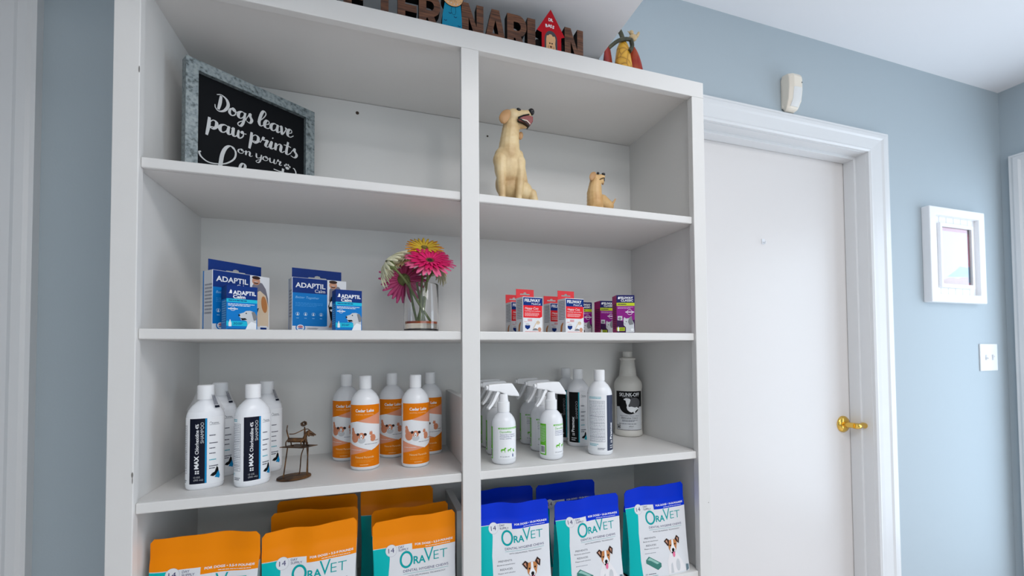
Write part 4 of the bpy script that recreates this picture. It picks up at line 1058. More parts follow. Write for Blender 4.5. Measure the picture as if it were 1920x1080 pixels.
# small standing puppy
t = thing('puppy_figurine', (.962, .100, Z1), 'small tan puppy figurine with short upright tail, near the right end of the top shelf', 'figurine')
k = .000335
def P(zx, zy, y=0.0): return ((zx-1150)*k, y, (1010-zy)*k + .0250)
blobs = [
 C_(P(1135, 960, 0), .0215, P(1130, 880, 0), .0195), C_(P(1130, 880, 0), .0195, P(1140, 790, 0), .0150),
 ('e', P(1140, 765, -.001), (.0135, .0125, .0125)), C_(P(1155, 765, -.004), .0090, P(1188, 752, -.008), .0068),
 C_(P(1160, 790, -.004), .0070, P(1192, 785, -.007), .0050),
 C_(P(1140, 930, .004), .0200, P(1210, 920, .010), .0170), C_(P(1210, 920, .010), .0170, P(1275, 950, .014), .0145),
 C_(P(1290, 985, .018), .0120, P(1292, 1060, .018), .0080), ('e', P(1290, 1100, .014), (.008, .011, .006)),
 C_(P(1110, 990, -.006), .0100, P(1105, 1095, -.010), .0070), C_(P(1165, 990, -.006), .0100, P(1165, 1095, -.010), .0070),
 ('e', P(1105, 1102, -.014), (.0078, .0105, .0058)), ('e', P(1165, 1102, -.014), (.0078, .0105, .0058)),
 C_(P(1250, 1000, .026), .0090, P(1245, 1098, .026), .0070),
]
organic('body', blobs, FURT, t, .0014, 5)
m = MB(); rings = []
for zx, zy, hw, yy in ((1122, 718, 14, -.008), (1108, 735, 34, -.0125), (1096, 762, 40, -.0145), (1088, 785, 28, -.0145), (1086, 800, 10, -.0135)):
    c = P(zx, zy); rings.append([(c[0]-hw*k, yy+.003, c[2]), (c[0], yy-.001, c[2]), (c[0]+hw*k, yy+.002, c[2]), (c[0], yy+.004, c[2])])
m.loft(rings, EART); ea = m.build('ear', t, smooth=True, angle=80); sd = ea.modifiers.new('s', 'SUBSURF'); sd.levels = 2; sd.render_levels = 2
m = MB(); m.ellip(P(1208, 780, .002), (.0030, .003, .0075), EART); m.build('ear', t, smooth=True)
m = MB(); m.ellip(P(1190, 738, -.0115), (.0050, .0045, .0042), NOSEK); m.build('nose', t, smooth=True)
m = MB(); m.ellip(P(1143, 735, -.0125), (.0040, .0022, .0030), NOSEK); m.build('eye', t, smooth=True)
m = MB(); m.tube([P(1136, 795, -.0125), P(1160, 780, -.0135), P(1185, 768, -.0138), P(1196, 765, -.0130), P(1198, 790, -.0115)], .0009, NOSEK, 8); m.build('mouth', t, smooth=True)
m = MB(); m.tube(catmull([P(1285, 945, .014), P(1315, 922, .014), P(1338, 885, .012)], 4), [.0055, .005, .0045, .004, .0035, .003, .0025, .002, .001], FURT, 10); m.build('tail', t, smooth=True)

# ================================================================ VASE AND FLOWERS
VX, VY, VR, VH = .5165, .098, .0382, .1085
t = thing('glass_vase', (VX, VY, Z2), 'clear straight glass vase holding artificial gerbera flowers beside the divider', 'vase')
v = MB(); v.lathe([(.0001, .0002), (VR-.003, .0002), (VR-.0005, .0012), (VR, .004), (VR, VH-.001), (VR-.0008, VH), (VR-.0012, VH-.0005), (VR-.0015, VH-.003), (VR-.0015, .008), (VR-.0045, .006), (.0001, .0055)], GLASS, 64, cap=False)
v.build('glass_wall', t, smooth=True, angle=50)
rs = MB(); rs.lathe([(.0001, .0062), (VR-.0050, .0066), (VR-.0026, .0086), (VR-.0026, .0195), (.0001, .0195)], mat('clear_resin', (250, 240, 225), .02, trans=1.0, ior=1.38), 56, cap=False)
tag(rs.build('resin_water', t, smooth=True, angle=50), 'clear resin set in the base as still water')
rg = MB(); rg.lathe([(VR-.0028, .0196), (VR-.0026, .0245), (VR-.0045, .0236), (VR-.0070, .0216), (VR-.0085, .0198)], mat('amber_resin', (190, 84, 8), .3), 56, cap=False)
tag(rg.build('amber_rim', t, smooth=True), 'amber ring at the resin surface')

def flower(name, centre, normal, rad, rows, cols, ccol, stem_to, label, droop=0.0, stemr=.0027, cup=0.25):
    """rows: list of (count, r_in, r_out, width, lift); cols: one material per row"""
    c = Vector(centre); n = Vector(normal).normalized()
    a = n.cross(Vector((0, 0, 1))); a = a.normalized() if a.length > .01 else Vector((1, 0, 0)); b = a.cross(n)
    t = thing(name, tuple(stem_to), label, 'artificial flower', 0, 'artificial gerberas in the vase')
    o = Vector(stem_to)
    pm = MB(); rnd = random.Random(hash(label) % 1000 if False else len(label))
    for ri, (cnt, r0, r1, wd, lift) in enumerate(rows):
        for j in range(cnt):
            ph = 2*PI*(j + .5*(ri % 2))/cnt + rnd.uniform(-.06, .06)
            d = a*math.cos(ph) + b*math.sin(ph); s = n.cross(d)
            L = rad*(r1 - r0)*rnd.uniform(.92, 1.06); lf = lift + rnd.uniform(-.06, .06)
            vs = []; N = 6; prof = (.35, .7, .95, 1.0, .86, .35)
            for i in range(N):
                u = i/(N-1); rr = rad*r0 + L*u*math.cos(lf)
                hgt = rad*(.02*ri) + L*math.sin(lf)*u - droop*rad*u*u
                for kk, e_ in ((-1, 0), (0, 1), (1, 0)):
                    p = c + d*rr + n*(hgt - (cup*wd*rad*.5 if e_ else 0)) + s*(kk*wd*rad*.5*prof[i])
                    vs.append(tuple(p - o))
            fs = []
            for i in range(N-1):
                for q in range(2): fs.append((i*3+q, i*3+q+1, (i+1)*3+q+1, (i+1)*3+q))
            pm.add(vs, fs, cols[ri % len(cols)])
    po = pm.build('petals', t, smooth=True, angle=80); so = po.modifiers.new('s', 'SOLIDIFY'); so.thickness = .0004
    cm = MB(); q = Matrix((a, b, n)).transposed()
    for i in range(60):
        rr = rad*.17*math.sqrt((i+.5)/60); ph = i*2.39996
        p = c + (a*math.cos(ph) + b*math.sin(ph))*rr + n*(rad*.05 - rr*.15)
        cm.ellip(tuple(p - o), (rad*.02,)*3, ccol[0] if rr > rad*.10 else ccol[1], None, 6, 5)
    cm.build('flower_centre', t, smooth=True)
    gm = mat('stem_green', (118, 132, 78), .5, var=.25, vscale=80); kg = MB()
    base = c - n*rad*.02
    kg.tube([tuple(base - o), tuple(base - n*rad*.15 - o), tuple(base - n*rad*.42 - o)], [rad*.26, rad*.22, stemr*1.3], gm, 18)
    kg.build('calyx', t, smooth=True, angle=60)
    s0 = base - n*rad*.38; s3 = Vector(stem_to); s1 = s0 - n*rad*.4 + (s3-s0)*.12; 
    P_ = catmull([tuple(s0), tuple(s1*.6 + (s0.lerp(s3, .3))*.4), tuple(s0.lerp(s3, .62)), tuple(s3)], 6)
    sm_ = MB(); sm_.tube([tuple(p - o) for p in P_], stemr, gm, 10); sm_.build('stem', t, smooth=True)
    return t
HP = mat('petal_hot_pink', (240, 22, 112), .5, var=.3, vscale=60); HP2 = mat('petal_light_pink', (250, 112, 160), .5, var=.25, vscale=60)
DP = mat('petal_dusty_pink', (206, 76, 132), .55, var=.2, vscale=60); CR = mat('petal_cream', (232, 230, 196), .55, var=.1, vscale=60)
PE = mat('petal_peach', (240, 206, 160), .55, var=.15, vscale=60); YE = mat('petal_yellow', (240, 200, 60), .5, var=.2, vscale=50); OR_ = mat('petal_orange', (244, 160, 40), .5, var=.2, vscale=50)
CD = mat('flower_centre_dark', (60, 40, 34), .7); CO = mat('flower_centre_olive', (120, 96, 50), .7); CY = mat('flower_centre_yellow', (150, 140, 60), .7)
R3 = [(26, .18, 1.0, .175, .10), (22, .16, .84, .15, .26), (20, .14, .56, .10, .5)]
R2 = [(24, .16, 1.0, .16, .08), (18, .14, .80, .13, .26)]
zr = Z2 + .0230
flower('gerbera_flower', (.5310, .060, 1.436), (.02, -.66, .70), .056, R3, [HP2, HP, HP], (CO, CD), (.5180, .095, zr), 'hot pink gerbera facing forward, the largest bloom in the vase', droop=.10)
flower('gerbera_flower', (.4800, .120, 1.402), (-.12, .90, -.12), .056, R2, [DP, DP], (CO, CY), (.5080, .105, zr), 'dusty pink gerbera hanging low behind the hot pink bloom', droop=.05)
flower('gerbera_flower', (.4420, .080, 1.430), (-.74, .12, .50), .048, R2, [CR, CR], (CY, CY), (.5380, .090, zr), 'cream white gerbera drooping out at the left of the vase', droop=.55)
flower('gerbera_flower', (.4860, .120, 1.455), (-.45, -.45, .75), .043, R2, [PE, CR], (CO, CY), (.5270, .112, zr), 'pale peach gerbera behind and left of the hot pink bloom', droop=.1)
flower('gerbera_flower', (.5240, .100, 1.474), (.00, -.62, .70), .044, R2, [OR_, YE], (CO, CY), (.5120, .088, zr), 'orange and yellow gerbera rising behind the hot pink bloom', droop=.05)
flower('gerbera_flower', (.5560, .105, 1.428), (.72, .15, .46), .040, R2, [CR, YE], (CO, CY), (.5060, .092, zr), 'yellow and cream gerbera at the right, touching the divider side', droop=.25)

# ================================================================ TREAT POUCHES
def pouch(loc, rz, label, colour, seed, w=.168, h=.206, tk=.056, group=None, weight='3.5-9', full=True):
    t = thing('treat_pouch', loc, label, 'pouch', rz, group)
    rnd = random.Random(seed); p1, p2 = rnd.uniform(0, 6), rnd.uniform(0, 6); am = rnd.uniform(.0010, .0024); sl = rnd.uniform(-.004, .005)
    main = BAGO if colour == 'o' else BAGB
    def wave(u, q): return am*math.sin(u/w*7.5 + p1)*q + .45*am*math.sin(u/w*15 + p2)*q
    def ctr(u, v):
        q = max(0, (v/h - .45)/.55); return wave(u, q*1.3)
    def thick(u, v):
        f = max(0.0, 1 - v/(h*.82)); b = tk/2*(f**.62)
        return b*(1 - .28*abs(2*u/w)**4) + .0006
    def halfw(v):
        q = v/h; return w/2*(1 - .035*math.sin(PI*min(q/.8, 1)) )
    def zz(u, v):
        q = v/h; return v + q*q*(sl*u/w*2 + wave(u, 1)*.55) 
    def cornerclip(u, v):
        return v
    def S(u, v, side, k=0):
        uu = u/(w/2)*halfw(v)
        return (uu, ctr(u, v) + side*(thick(u, v) + k), zz(u, v))
    m = MB(); NU, NV = 28, 30
    rc_ = .008
    def vtop(u):  # rounded top corners
        d = w/2 - abs(u)
        return h - (rc_ - math.sqrt(max(0, rc_**2 - (rc_-d)**2)) if d < rc_ else 0)
    for side in (-1, 1):
        vs = []; fs = []
        for i in range(NV+1):
            for j in range(NU+1):
                u = -w/2 + w*j/NU; v = vtop(u)*i/NV; vs.append(S(u, v, side))
        top_v = .765
        for i in range(NV):
            for j in range(NU): fs.append((i*(NU+1)+j, i*(NU+1)+j+1, (i+1)*(NU+1)+j+1, (i+1)*(NU+1)+j))
        lo = [f for f in fs if (f[0]//(NU+1)) < NV*top_v]; hi = [f for f in fs if f not in set(lo)]
        m.add(vs, lo, BAGW if side < 0 else BAGT); m.add(vs, hi, main)
    # side gussets and base
    for sx in (-1, 1):
        vs = []; fs = []
        for i in range(NV+1):
            u = sx*w/2; v = vtop(u)*i/NV; a = S(u, v, -1); b = S(u, v, 1); mid = ((a[0]+b[0])/2 - sx*.35*(b[1]-a[1])*.5, (a[1]+b[1])/2, a[2]); vs += [a, mid, b]
        for i in range(NV): fs += [(3*i, 3*i+1, 3*i+4, 3*i+3), (3*i+1, 3*i+2, 3*i+5, 3*i+4)]
        m.add(vs, [f for f in fs if f[0]//3 < NV*.765], BAGT if sx < 0 else BAGW); m.add(vs, [f for f in fs if f[0]//3 >= NV*.765], main)
    vs = [S(-w/2+w*j/NU, 0, -1) for j in range(NU+1)] + [S(-w/2+w*j/NU, 0, 1) for j in range(NU+1)]
    m.add(vs, [(j, j+1, NU+2+j, NU+1+j) for j in range(NU)], BAGW)
    vs = [S(u, vtop(u), -1) for u in [-w/2+w*j/NU for j in range(NU+1)]] + [S(u, vtop(u), 1) for u in [-w/2+w*j/NU for j in range(NU+1)]]
    m.add(vs, [(j, j+1, NU+2+j, NU+1+j) for j in range(NU)], main)
    m.build('bag', t, smooth=True, angle=70)
    A = Art(); DV = -.05 if colour == 'o' else 0.0; X = lambda f: -w/2 + f*w; V = lambda f: max(f + DV, .004)*h
    A.rect(X(0), V(.70), X(1), V(.95), main, 0)
    A.rect(X(0), 0.001, X(1), V(.79), BAGW, 1)
    A.poly([(X(.46), V(.79)), (X(1), V(.79)), (X(1), V(.735)), (X(.46), V(.735))], main, 2)
    A.poly([(X(0), 0.001), (X(.20), 0.001), (X(.17), V(.2)), (X(.165), V(.5)), (X(.19), V(.68)), (X(.185), V(.785)), (X(0), V(.785))], BAGT, 2)
    A.ell(X(.21), V(.755), .0112, .0112, BAGW, 3, n=28); A.ring(X(.21), V(.755), .0113, .0113, .0003, FINE, 4)
    DN = mat('print_indigo', (62, 58, 110), .45)
    A.text('14', X(.21), V(.735), .0086, DN, al='c', w=.0115, layer=4)
    A.text('DAY', X(.295), V(.762), .0040, DN, w=.0115, layer=4); A.text('SUPPLY', X(.295), V(.735), .0040, DN, w=.0200, layer=4)
    A.text('FOR DOGS \u2022 %s POUNDS' % weight, X(.965), V(.768), .0036, LW, al='r', w=.47*w, bold=.03, layer=4)
    A.fine(X(.62), V(.745), X(.96), V(.755), 1, LW, 4, seed=3, h=.45)
    A.ring(X(.385), V(.650), .0135, .0160, .0042, PTEAL, 3)
    A.text('RA', X(.472), V(.600), .0135, PTEAL, w=.150*w, bold=.025, layer=3); A.text('V', X(.60), V(.604), .0265, PTEAL, w=.120*w, bold=-.005, layer=3); A.text('ET', X(.722), V(.612), .0170, PTEAL, w=.175*w, bold=-.012, layer=3)
    A.text('DENTAL HYGIENE CHEWS', X(.345), V(.535), .0046, DN, w=.565*w, layer=3); A.rect(X(.345), V(.518), X(.91), V(.5205), PTEAL, 3)
    A.text('WITH DELMOPINOL TECHNOLOGY', X(.40), V(.488), .0027, INK, w=.47*w, layer=3)
    A.text('PREVENTS', X(.245), V(.425), .0036, INK, w=.19*w, layer=3); A.text('Bacterial attachment', X(.225), V(.392), .0026, INK, w=.25*w, layer=3)
    A.text('REDUCES', X(.265), V(.345), .0036, INK, w=.17*w, layer=3); A.text('Plaque and calculus', X(.235), V(.312), .0026, INK, w=.24*w, layer=3)
    A.fine(X(.24), V(.262), X(.49), V(.275), 1, FINE, 3, seed=6)
    A.poly([(X(.25), V(.20)), (X(.30), V(.235)), (X(.50), V(.145)), (X(.50), V(.105)), (X(.44), V(.075)), (X(.25), V(.165))], CHEW, 3); A.poly([(X(.27), V(.20)), (X(.31), V(.222)), (X(.47), V(.15)), (X(.43), V(.14)), (X(.33), V(.185))], CHEWL, 4)
    A.text('14', X(.235), V(.035), .0040, INK, layer=3); A.fine(X(.28), V(.035), X(.42), V(.052), 1, INK, 3, seed=7); A.fine(X(.235), V(.015), X(.45), V(.026), 1, PTEAL, 3, seed=8)
    # terrier with tongue out
    dx, dz = X(.715), .31*h + DV*h
    A.poly([(dx-.016, .003), (dx-.018, .030), (dx-.010, .048), (dx+.010, .050), (dx+.024, .030), (dx+.036, .004)], mat('print_white_fur', (236, 234, 236), .5), 3)
    A.poly([(dx-.010, .004), (dx-.008, .024), (dx-.004, .028), (dx-.002, .004)], LGREY, 4); A.ell(dx+.012, .020, .006, .014, LGREY, 4)
    A.poly([(dx-.0135, dz+.008), (dx-.011, dz+.014), (dx, dz+.016), (dx+.011, dz+.014), (dx+.0135, dz+.006), (dx+.0105, dz-.008), (dx+.004, dz-.016), (dx-.003, dz-.016), (dx-.0105, dz-.007)], TANF, 5)
    A.poly([(dx-.0022, dz+.0155), (dx+.003, dz+.0155), (dx+.0035, dz+.003), (dx+.0085, dz-.007), (dx+.004, dz-.0165), (dx-.003, dz-.0165), (dx-.008, dz-.007), (dx-.0025, dz+.003)], LW, 6)
    A.poly([(dx-.024, dz+.014), (dx-.016, dz+.020), (dx-.009, dz+.015), (dx-.011, dz+.002), (dx-.014, dz+.002)], BROWN, 6); A.poly([(dx+.008, dz+.016), (dx+.014, dz+.024), (dx+.022, dz+.017), (dx+.020, dz+.004), (dx+.013, dz+.009)], BROWN, 6)
    A.poly([(dx-.020, dz+.014), (dx-.015, dz+.016), (dx-.013, dz+.006)], SKIN, 7); A.poly([(dx+.013, dz+.019), (dx+.018, dz+.017), (dx+.017, dz+.009)], SKIN, 7)
    A.ell(dx-.0065, dz+.0025, .0019, .0019, BLK, 7); A.ell(dx+.0075, dz+.0045, .0019, .0019, BLK, 7); A.ell(dx+.0008, dz-.0085, .0038, .0042, BLK, 7)
    A.ell(dx+.001, dz-.0145, .0050, .0026, BLK, 7); A.ell(dx+.0022, dz-.0190, .0034, .0062, PINKT, 8)
    A.poly([(X(.93), V(.005)), (X(.985), V(.02)), (X(.985), V(.075)), (X(.93), V(.085))], mat('print_slate', (110, 134, 146), .5), 4)
    A.build('front_print', lambda u, v, k_: S(u, v, -1, k_), t, step=.006, stepy=.0069)
    return t
GO = 'orange topped treat pouches'; GB = 'blue topped treat pouches'
pouch((.1270, .050, Z4), -.05, 'orange topped treat pouch at the left end of the front row', 'o', 1, w=.174, h=.2145, group=GO)
pouch((.3000, .050, Z4), .03, 'orange topped treat pouch in the middle of the front row', 'o', 5, group=GO, h=.2075)
pouch((.4980, .047, Z4), .02, 'orange topped treat pouch at the right of the front row, beside the divider', 'o', 9, group=GO, h=.2030)
pouch((.2990, .128, Z4), .02, 'orange topped treat pouch directly behind the middle front orange one', 'o', 12, group=GO, h=.2120)
pouch((.2950, .205, Z4), .02, 'orange topped treat pouch hindmost in the middle stack, only its top edge showing', 'o', 16, group=GO, h=.2140)
pouch((.4950, .120, Z4), .05, 'orange topped treat pouch just behind the right front orange one', 'o', 19, group=GO, h=.1990)
pouch((.4700, .200, Z4), .0, 'orange topped treat pouch at the back right, its day supply circle visible', 'o', 23, group=GO, h=.2180)
pouch((.7130, .045, Z4), .02, 'blue topped treat pouch at the left of the front row, cut by the divider', 'b', 27, group=GB, weight='10-24', h=.2080)
pouch((.8960, .046, Z4), .02, 'blue topped treat pouch in the middle of the front row', 'b', 31, group=GB, weight='10-24', h=.1980)
pouch((1.0790, .042, Z4), -.03, 'blue topped treat pouch at the right end of the front row', 'b', 35, group=GB, weight='10-24', h=.2080)
pouch((.7260, .185, Z4), .02, 'dark blue topped treat pouch at the back left, next to the divider', 'b', 39, group=GB, weight='10-24', h=.1960)
pouch((.8960, .165, Z4), .02, 'blue topped treat pouch behind the middle front blue one, top edge showing', 'b', 43, group=GB, weight='10-24', h=.2000)

# ================================================================ WORD SIGN ON TOP
t = thing('wooden_word_sign', (0, 0, H), 'row of connected dark walnut letters standing on top of the bookcase', 'sign')
LH = .0835; y0, y1 = .030, .050
def letter(ch, x0, x1, zt=LH):
    w_ = x1 - x0; X = lambda f: x0 + f*w_; Z_ = lambda f: f*zt; s = .0155/w_; bz = .0150/zt; holes = []
    if ch == 'E': o = [(0,0),(1,0),(1,bz),(s,bz),(s,.41),(.86,.41),(.86,.59),(s,.59),(s,1-bz),(1,1-bz),(1,1),(0,1)]
    elif ch == 'T': o = [(.5-s/2,0),(.5+s/2,0),(.5+s/2,1-bz),(1,1-bz),(1,1),(0,1),(0,1-bz),(.5-s/2,1-bz)]
    elif ch == 'I': o = [(0,0),(1,0),(1,1),(0,1)]
    elif ch == 'N': o = [(0,0),(s,0),(s,.62),(1-s,0),(1,0),(1,1),(1-s,1),(1-s,.40),(s,1),(0,1)]
    elif ch == 'V': o = [(.36,0),(.64,0),(1,1),(1-s*1.1,1),(.5,.28),(s*1.1,1),(0,1)]
    elif ch == 'A':
        o = [(0,0),(s*1.05,0),(.30,.16),(.70,.16),(1-s*1.05,0),(1,0),(.66,1),(.34,1)]; holes = [[(.37,.34),(.63,.34),(.5,.72)]]
    elif ch == 'R':
        arc = [(.55+.45*math.cos(q), .70+.30*math.sin(q)) for q in [math.radians(a) for a in range(-70, 91, 16)]]
        o = [(0,0),(s,0),(s,.34),(.40,.36),(1-s*1.1,0),(1.02,0),(.70,.42)] + arc + [(0,1)]
        hr = [(.52+.18*math.cos(q), .68+.12*math.sin(q)) for q in [math.radians(a) for a in range(-90, 91, 20)]]
        holes = [[(s,.56)] + hr + [(s,.80)]]
    MB().prism([(X(a), Z_(b)) for a, b in o], [[(X(a), Z_(b)) for a, b in q][::-1] for q in holes], y0, y1, WALNUT, LETBLK).build('letter', t)
for ch, a, b in (('V', .302, .356), ('E', .357, .400), ('T', .412, .461), ('E', .4625, .508), ('R', .506, .5515), ('N', .5975, .6465), ('A', .6470, .7010), ('R', .7015, .7480), ('I', .7500, .7695), ('N', .8435, .8915)):
    letter(ch, a, b)
# cat in a blue shirt standing in for a letter
m = MB(); m.prism([(.5535, 0), (.5985, 0), (.5975, .045), (.5950, .074), (.5610, .074), (.5560, .045)], [], y0-.001, y1, CATBLUE, LETBLK)
cb = m.build('cat_shirt', t)
hd2 = [(.5775 + .0225*math.cos(q), .0860 + .0205*math.sin(q)) for q in [2*PI*j/30 for j in range(30)]]
m = MB(); m.prism(hd2, [], y0-.003, y1, CATTAN, LETBLK); m.prism([(.590, .096), (.604, .106), (.601, .084)], [], y0-.002, y1-.002, mat('cat_ear_pink', (222, 130, 120), .5), LETBLK); m.prism([(.556, .090), (.556, .108), (.568, .102)], [], y0-.002, y1-.002, CATTAN, LETBLK)
ch_ = m.build('cat_head', t)
A = Art()
A.ring(.5865, .0735, .0052, .0050, .0007, BLK, 1); A.ring(.5865, .0735, .0030, .0028, .0006, HGREY, 1); A.ell(.5865, .0735, .0018, .0018, BLK, 2); A.ring(.5725, .0745, .0052, .0050, .0007, BLK, 1); A.ell(.5725, .0745, .0018, .0018, BLK, 2)
for dx in (-.006, -.002, .002, .006): A.line([(.578+dx*.5, .068, 0), (.578+dx, .062, 0)], .0005, BLK, 1)
for i in range(9): A.ell(.5625+i*.0034, .0575+.0012*math.sin(i*.8)+ (abs(i-4)*.0004), .0013, .0013, LGREY if i % 2 else CATTAN, 2)
for (a_, b_) in ((.560, .084), (.592, .064), (.566, .063)): A.line(catmull([(a_, b_, 0), (a_+.003, b_+.002, 0), (a_+.005, b_-.001, 0)], 4), .0005, BROWN, 1)
A.build('cat_face', lambda u, v, k_: (u+.0015, y0-.003-k_, v+.0135), ch_)
A = Art(); DB_ = mat('cat_shirt_navy', (16, 70, 110), .5)
A.line(catmull([(.5775, .058, 0), (.5745, .046, 0), (.5775, .0375, 0), (.5825, .0375, 0), (.5845, .046, 0), (.583, .056, 0)], 5), .0006, BLK, 1)
for (a_, b_) in ((.572, .040), (.5835, .033), (.562, .022), (.592, .015)): A.line(catmull([(a_-.003, b_, 0), (a_, b_-.002, 0), (a_+.003, b_, 0)], 4), .0016, DB_, 1)
A.build('shirt_print', lambda u, v, k_: (u, y0-.001-k_, v+.012), cb)
# red dog house
m = MB(); m.prism([(.7835, 0), (.8325, 0), (.8325, .050), (.8415, .054), (.8065, .1130), (.7715, .058), (.7835, .054)], [], y0-.004, y1-.002, HRED, LETBLK)
dh = m.build('dog_house', t)
A = Art(); A.text('DR.', .8065, .0790, .0062, LW, al='c', w=.0115, bold=.04); A.text('B', .7935, .0640, .0064, LW, bold=.04, rot=.15); A.text('A', .7985, .0652, .0064, LW, bold=.04, rot=.05); A.text('S', .8045, .0652, .0064, LW, bold=.04, rot=-.08); A.text('S', .8098, .0645, .0064, LW, bold=.04, rot=-.2)
A.poly([(.7905, .001), (.7905, .038)] + [(.8065+.016*math.cos(q), .038+.0200*math.sin(q)) for q in [PI-PI*j/14 for j in range(1, 14)]] + [(.8225, .038), (.8225, .001)], HGREY, 1)
A.poly([(.7945, .001), (.7945, .038), (.7960, .046), (.8000, .047), (.8030, .0500), (.8080, .0500), (.8110, .046), (.8165, .047), (.8180, .040), (.8170, .030), (.8180, .020), (.8165, .001)], CATTAN, 2)
for dx in (-.0028, .0028): A.ell(.8063+dx, .0300, .0018, .0016, BLK, 3)
A.ell(.8063, .0225, .0032, .0024, mat('nose_brown', (150, 90, 60), .5), 3); A.ell(.8063, .0225, .0012, .0012, BLK, 4)
for dx in (-.0065, .0065): A.line([(.8063+dx, .024, 0), (.8063+dx*1.1, .020, 0), (.8063+dx*.8, .016, 0)], .0008, BLK, 3)
A.build('house_print', lambda u, v, k_: (u, y0-.004-k_, v*1.07), dh)
for x in (.7765, .8385):
    m = MB(); m.prism([(x-.0065 + 0*q, 0) if q == 0 else (x + .0065*math.cos(PI-PI*q/12), .034*(1 if 0 < q < 12 else 0) + .008*math.sin(PI*q/12)) for q in range(13)] + [(x+.0065, 0)], [], y0+.004, y1-.004, LETBLK); m.build('side_post', t)

# ================================================================ CARVED ORNAMENT
t = thing('carved_bird_ornament', (1.088, .165, H), 'carved red and yellow ornament with a small pale bird, on the bookcase top at right', 'ornament')
YEL = ramp_mat('crackled_yellow_wood', 'cracks', 42, [(0.0, (96, 60, 20)), (0.03, (206, 150, 40)), (0.25, (228, 176, 60))], .4)
REDW = ramp_mat('streaked_red_wood', 'noise', 14, [(.35, (84, 10, 8)), (.5, (150, 24, 12)), (.62, (190, 92, 34))], .35, stretch=(1, 1, .4))
OLV = ramp_mat('dark_olive_bark', 'noise', 40, [(.35, (30, 32, 22)), (.6, (84, 82, 56)), (.75, (120, 118, 96))], .6, bump=.5)
BIRD = mat('bird_cream', (214, 186, 140), .5, var=.3, vscale=90)
m = MB(); m.lathe([(.002, 0), (.030, .004), (.038, .03), (.036, .08), (.030, .13), (.022, .175), (.012, .195), (.0005, .198)], YEL, 32, sx=.86, sy=.7); m.build('yellow_pod', t, smooth=True)
def shell(cx, cy, mt, rot, name, hgt=.20, wd=.026):
    m = MB(); rings = []; n = 14
    for i in range(19):
        q = i/18; wd_ = wd*math.sin(PI*(.08+.90*q))**.7; z_ = .004 + hgt*q; ring = []
        for j in range(n):
            a = 2*PI*j/n; ring.append((wd_*math.cos(a), wd_*.35*math.sin(a) - .012*math.sin(PI*q)*0, z_))
        rings.append(ring)
    m.loft(rings, mt); R_ = Euler((0, 0, rot)).to_matrix(); m.v = [tuple(R_ @ Vector(v) + Vector((cx, cy, 0))) for v in m.v]
    return m.build(name, t, smooth=True, angle=70)
shell(-.050, -.002, REDW, .5, 'red_husk', .185, .024); shell(.038, .006, REDW, -.5, 'red_husk', .190, .028); shell(-.080, .016, OLV, .2, 'green_leaf', .150, .036)
m = MB(); m.tube(catmull([(-.050, -.002, .165), (-.025, -.012, .185), (.000, -.014, .195), (.020, -.010, .200)], 5), .0052, OLV, 10)
m.tube(catmull([(.020, -.010, .200), (.022, -.012, .180), (.010, -.016, .160)], 5), .0060, OLV, 10); m.tube(catmull([(-.004, -.010, .19), (-.008, -.004, .215), (-.016, 0, .235)], 5), .006, OLV, 10); m.build('branch', t, smooth=True)
m = MB(); bx_, bz_ = .028, .2090
m.ellip((bx_, -.008, bz_), (.0125, .009, .0095), BIRD, Euler((0, -.1, 0))); m.ellip((bx_-.006, -.009, bz_+.0130), (.0068, .006, .0062), BIRD); m.tube([(bx_-.012, -.009, bz_+.0125), (bx_-.018, -.009, bz_+.0145)], [.0022, .0006], BIRD, 8)
m.tube(catmull([(bx_+.009, -.008, bz_+.004), (bx_+.016, -.007, bz_+.012), (bx_+.021, -.006, bz_+.0215)], 4), [.0055, .0052, .005, .0048, .0045, .0042, .004, .0036, .003], BIRD, 10); m.build('bird', t, smooth=True)

# ================================================================ WALL FITTINGS
t = thing('motion_sensor', (1.868, YW, 2.175), 'ivory plastic motion sensor mounted on the wall above the white door', 'sensor')
m = MB(); m.box((-.030, -.010, -.052), (.034, 0, .058), IVORY); m.build('back_plate', t, bevel=.003)
m = MB(); rings = []
for z_, d, hw in ((-.063, .012, .020), (-.056, .026, .027), (-.030, .040, .031), (.010, .046, .032), (.050, .046, .032), (.062, .040, .031), (.066, .012, .030)):
    rings.append([(-hw, -.006, z_), (-hw, -d*.80, z_), (-hw*.55, -d, z_), (hw*.55, -d, z_), (hw, -d*.80, z_), (hw, -.006, z_)])
m.loft(rings, IVORY); m.build('housing', t, bevel=.002)
m = MB(); rings = []
for z_, d, hw in ((-.052, .030, .018), (-.030, .0412, .0185), (.010, .0466, .019)):
    rings.append([(-hw, -d+.001, z_), (-hw*.5, -d-.0012, z_), (hw*.5, -d-.0012, z_), (hw, -d+.001, z_), (hw, -.02, z_), (-hw, -.02, z_)])
m.loft(rings, IVORYL); tag(m.build('lens', t, smooth=True, angle=30), 'pale grey lens window')
m = MB(); m.ellip((.018, -.0462, .030), (.0022, .0015, .0022), DARKGAP); m.build('indicator', t, smooth=True)

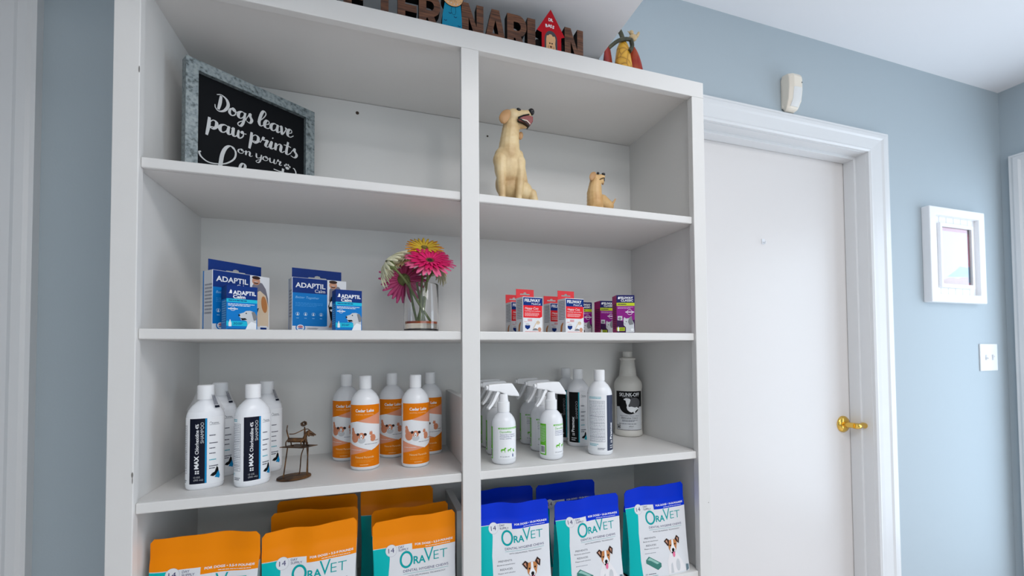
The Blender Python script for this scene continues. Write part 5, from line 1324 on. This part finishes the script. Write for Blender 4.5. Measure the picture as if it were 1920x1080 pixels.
t = thing('light_switch', (3.0233, YW, 1.1995), 'white double light switch plate on the blue wall below the framed picture', 'light switch')
SWP = mat('switch_plate_white', (240, 241, 243), .35)
m = MB(); m.box((-.062, -.006, -.060), (.062, 0, .060), SWP); m.build('plate', t, bevel=.003)
for x in (-.024, .024):
    m = MB(); m.box((x-.005, -.0075, -.012), (x+.005, -.006, .012), CGREY); q = -1 if x < 0 else 1
    m.box((x-.004, -.016, -.003+q*.004), (x+.004, -.006, .004+q*.004), SWP); m.build('toggle', t, bevel=.001)

t = thing('framed_picture', (2.786, YW, 1.634), 'white painted picture frame with beadboard mat hanging on the blue wall', 'picture frame')
FW, FH, FD = .185, .200, .030
PF = mat('picture_frame_white', (240, 240, 242), .4)
m = MB(); o_ = [(-FW, -FH), (FW, -FH), (FW, FH), (-FW, FH)]; i_ = [(-FW+.042, -FH+.034), (FW-.042, -FH+.034), (FW-.042, FH-.034), (-FW+.042, FH-.034)]
m.prism(o_, [i_[::-1]], -FD, 0, PF); m.build('outer_frame', t, bevel=.003)
m = MB()
for i in range(6):
    a = -FW+.040 + i*(2*FW-.08)/6; m.box((a+.0008, -.014, -FH+.033), (a+(2*FW-.08)/6-.0008, -.004, FH-.033), PF)
m.build('beadboard_mat', t, bevel=.0012)
m = MB(); o_ = [(-.112, -.137), (.112, -.137), (.112, .137), (-.112, .137)]; i_ = [(-.098, -.121), (.098, -.121), (.098, .121), (-.098, .121)]
m.prism(o_, [i_[::-1]], -.026, -.014, PF); m.build('inner_frame', t, bevel=.002)
A = Art(); A.rect(-.098, -.121, .098, .121, mat('print_sky', (226, 234, 244), .3), 0)
A.rect(-.098, .105, .098, .121, mat('print_rose_edge', (206, 96, 130), .4), 1); A.rect(.086, -.121, .098, .121, mat('print_rose_edge', (0,0,0)), 1)
A.poly([(-.098,-.121),(.086,-.121),(.086,-.085),(.05,-.08),(.02,-.095),(-.03,-.09),(-.098,-.105)], mat('print_shore', (214, 160, 150), .4), 1); A.rect(.086, -.11, .098, -.04, mat('print_blue_edge', (70, 120, 160), .4), 2)
A.poly([(-.06,-.09),(.086,-.085),(.086,-.045),(.03,-.04),(.0,-.06)], mat('print_sea', (150, 196, 216), .4), 2)
A.build('print', lambda u, v, k_: (u, -.015-k_, v), t)
MB().box((-.098, -.0185, -.121), (.098, -.0172, .121), mat('picture_glass', (255, 255, 255), .02, trans=1.0, ior=1.5)).build('glass', t)
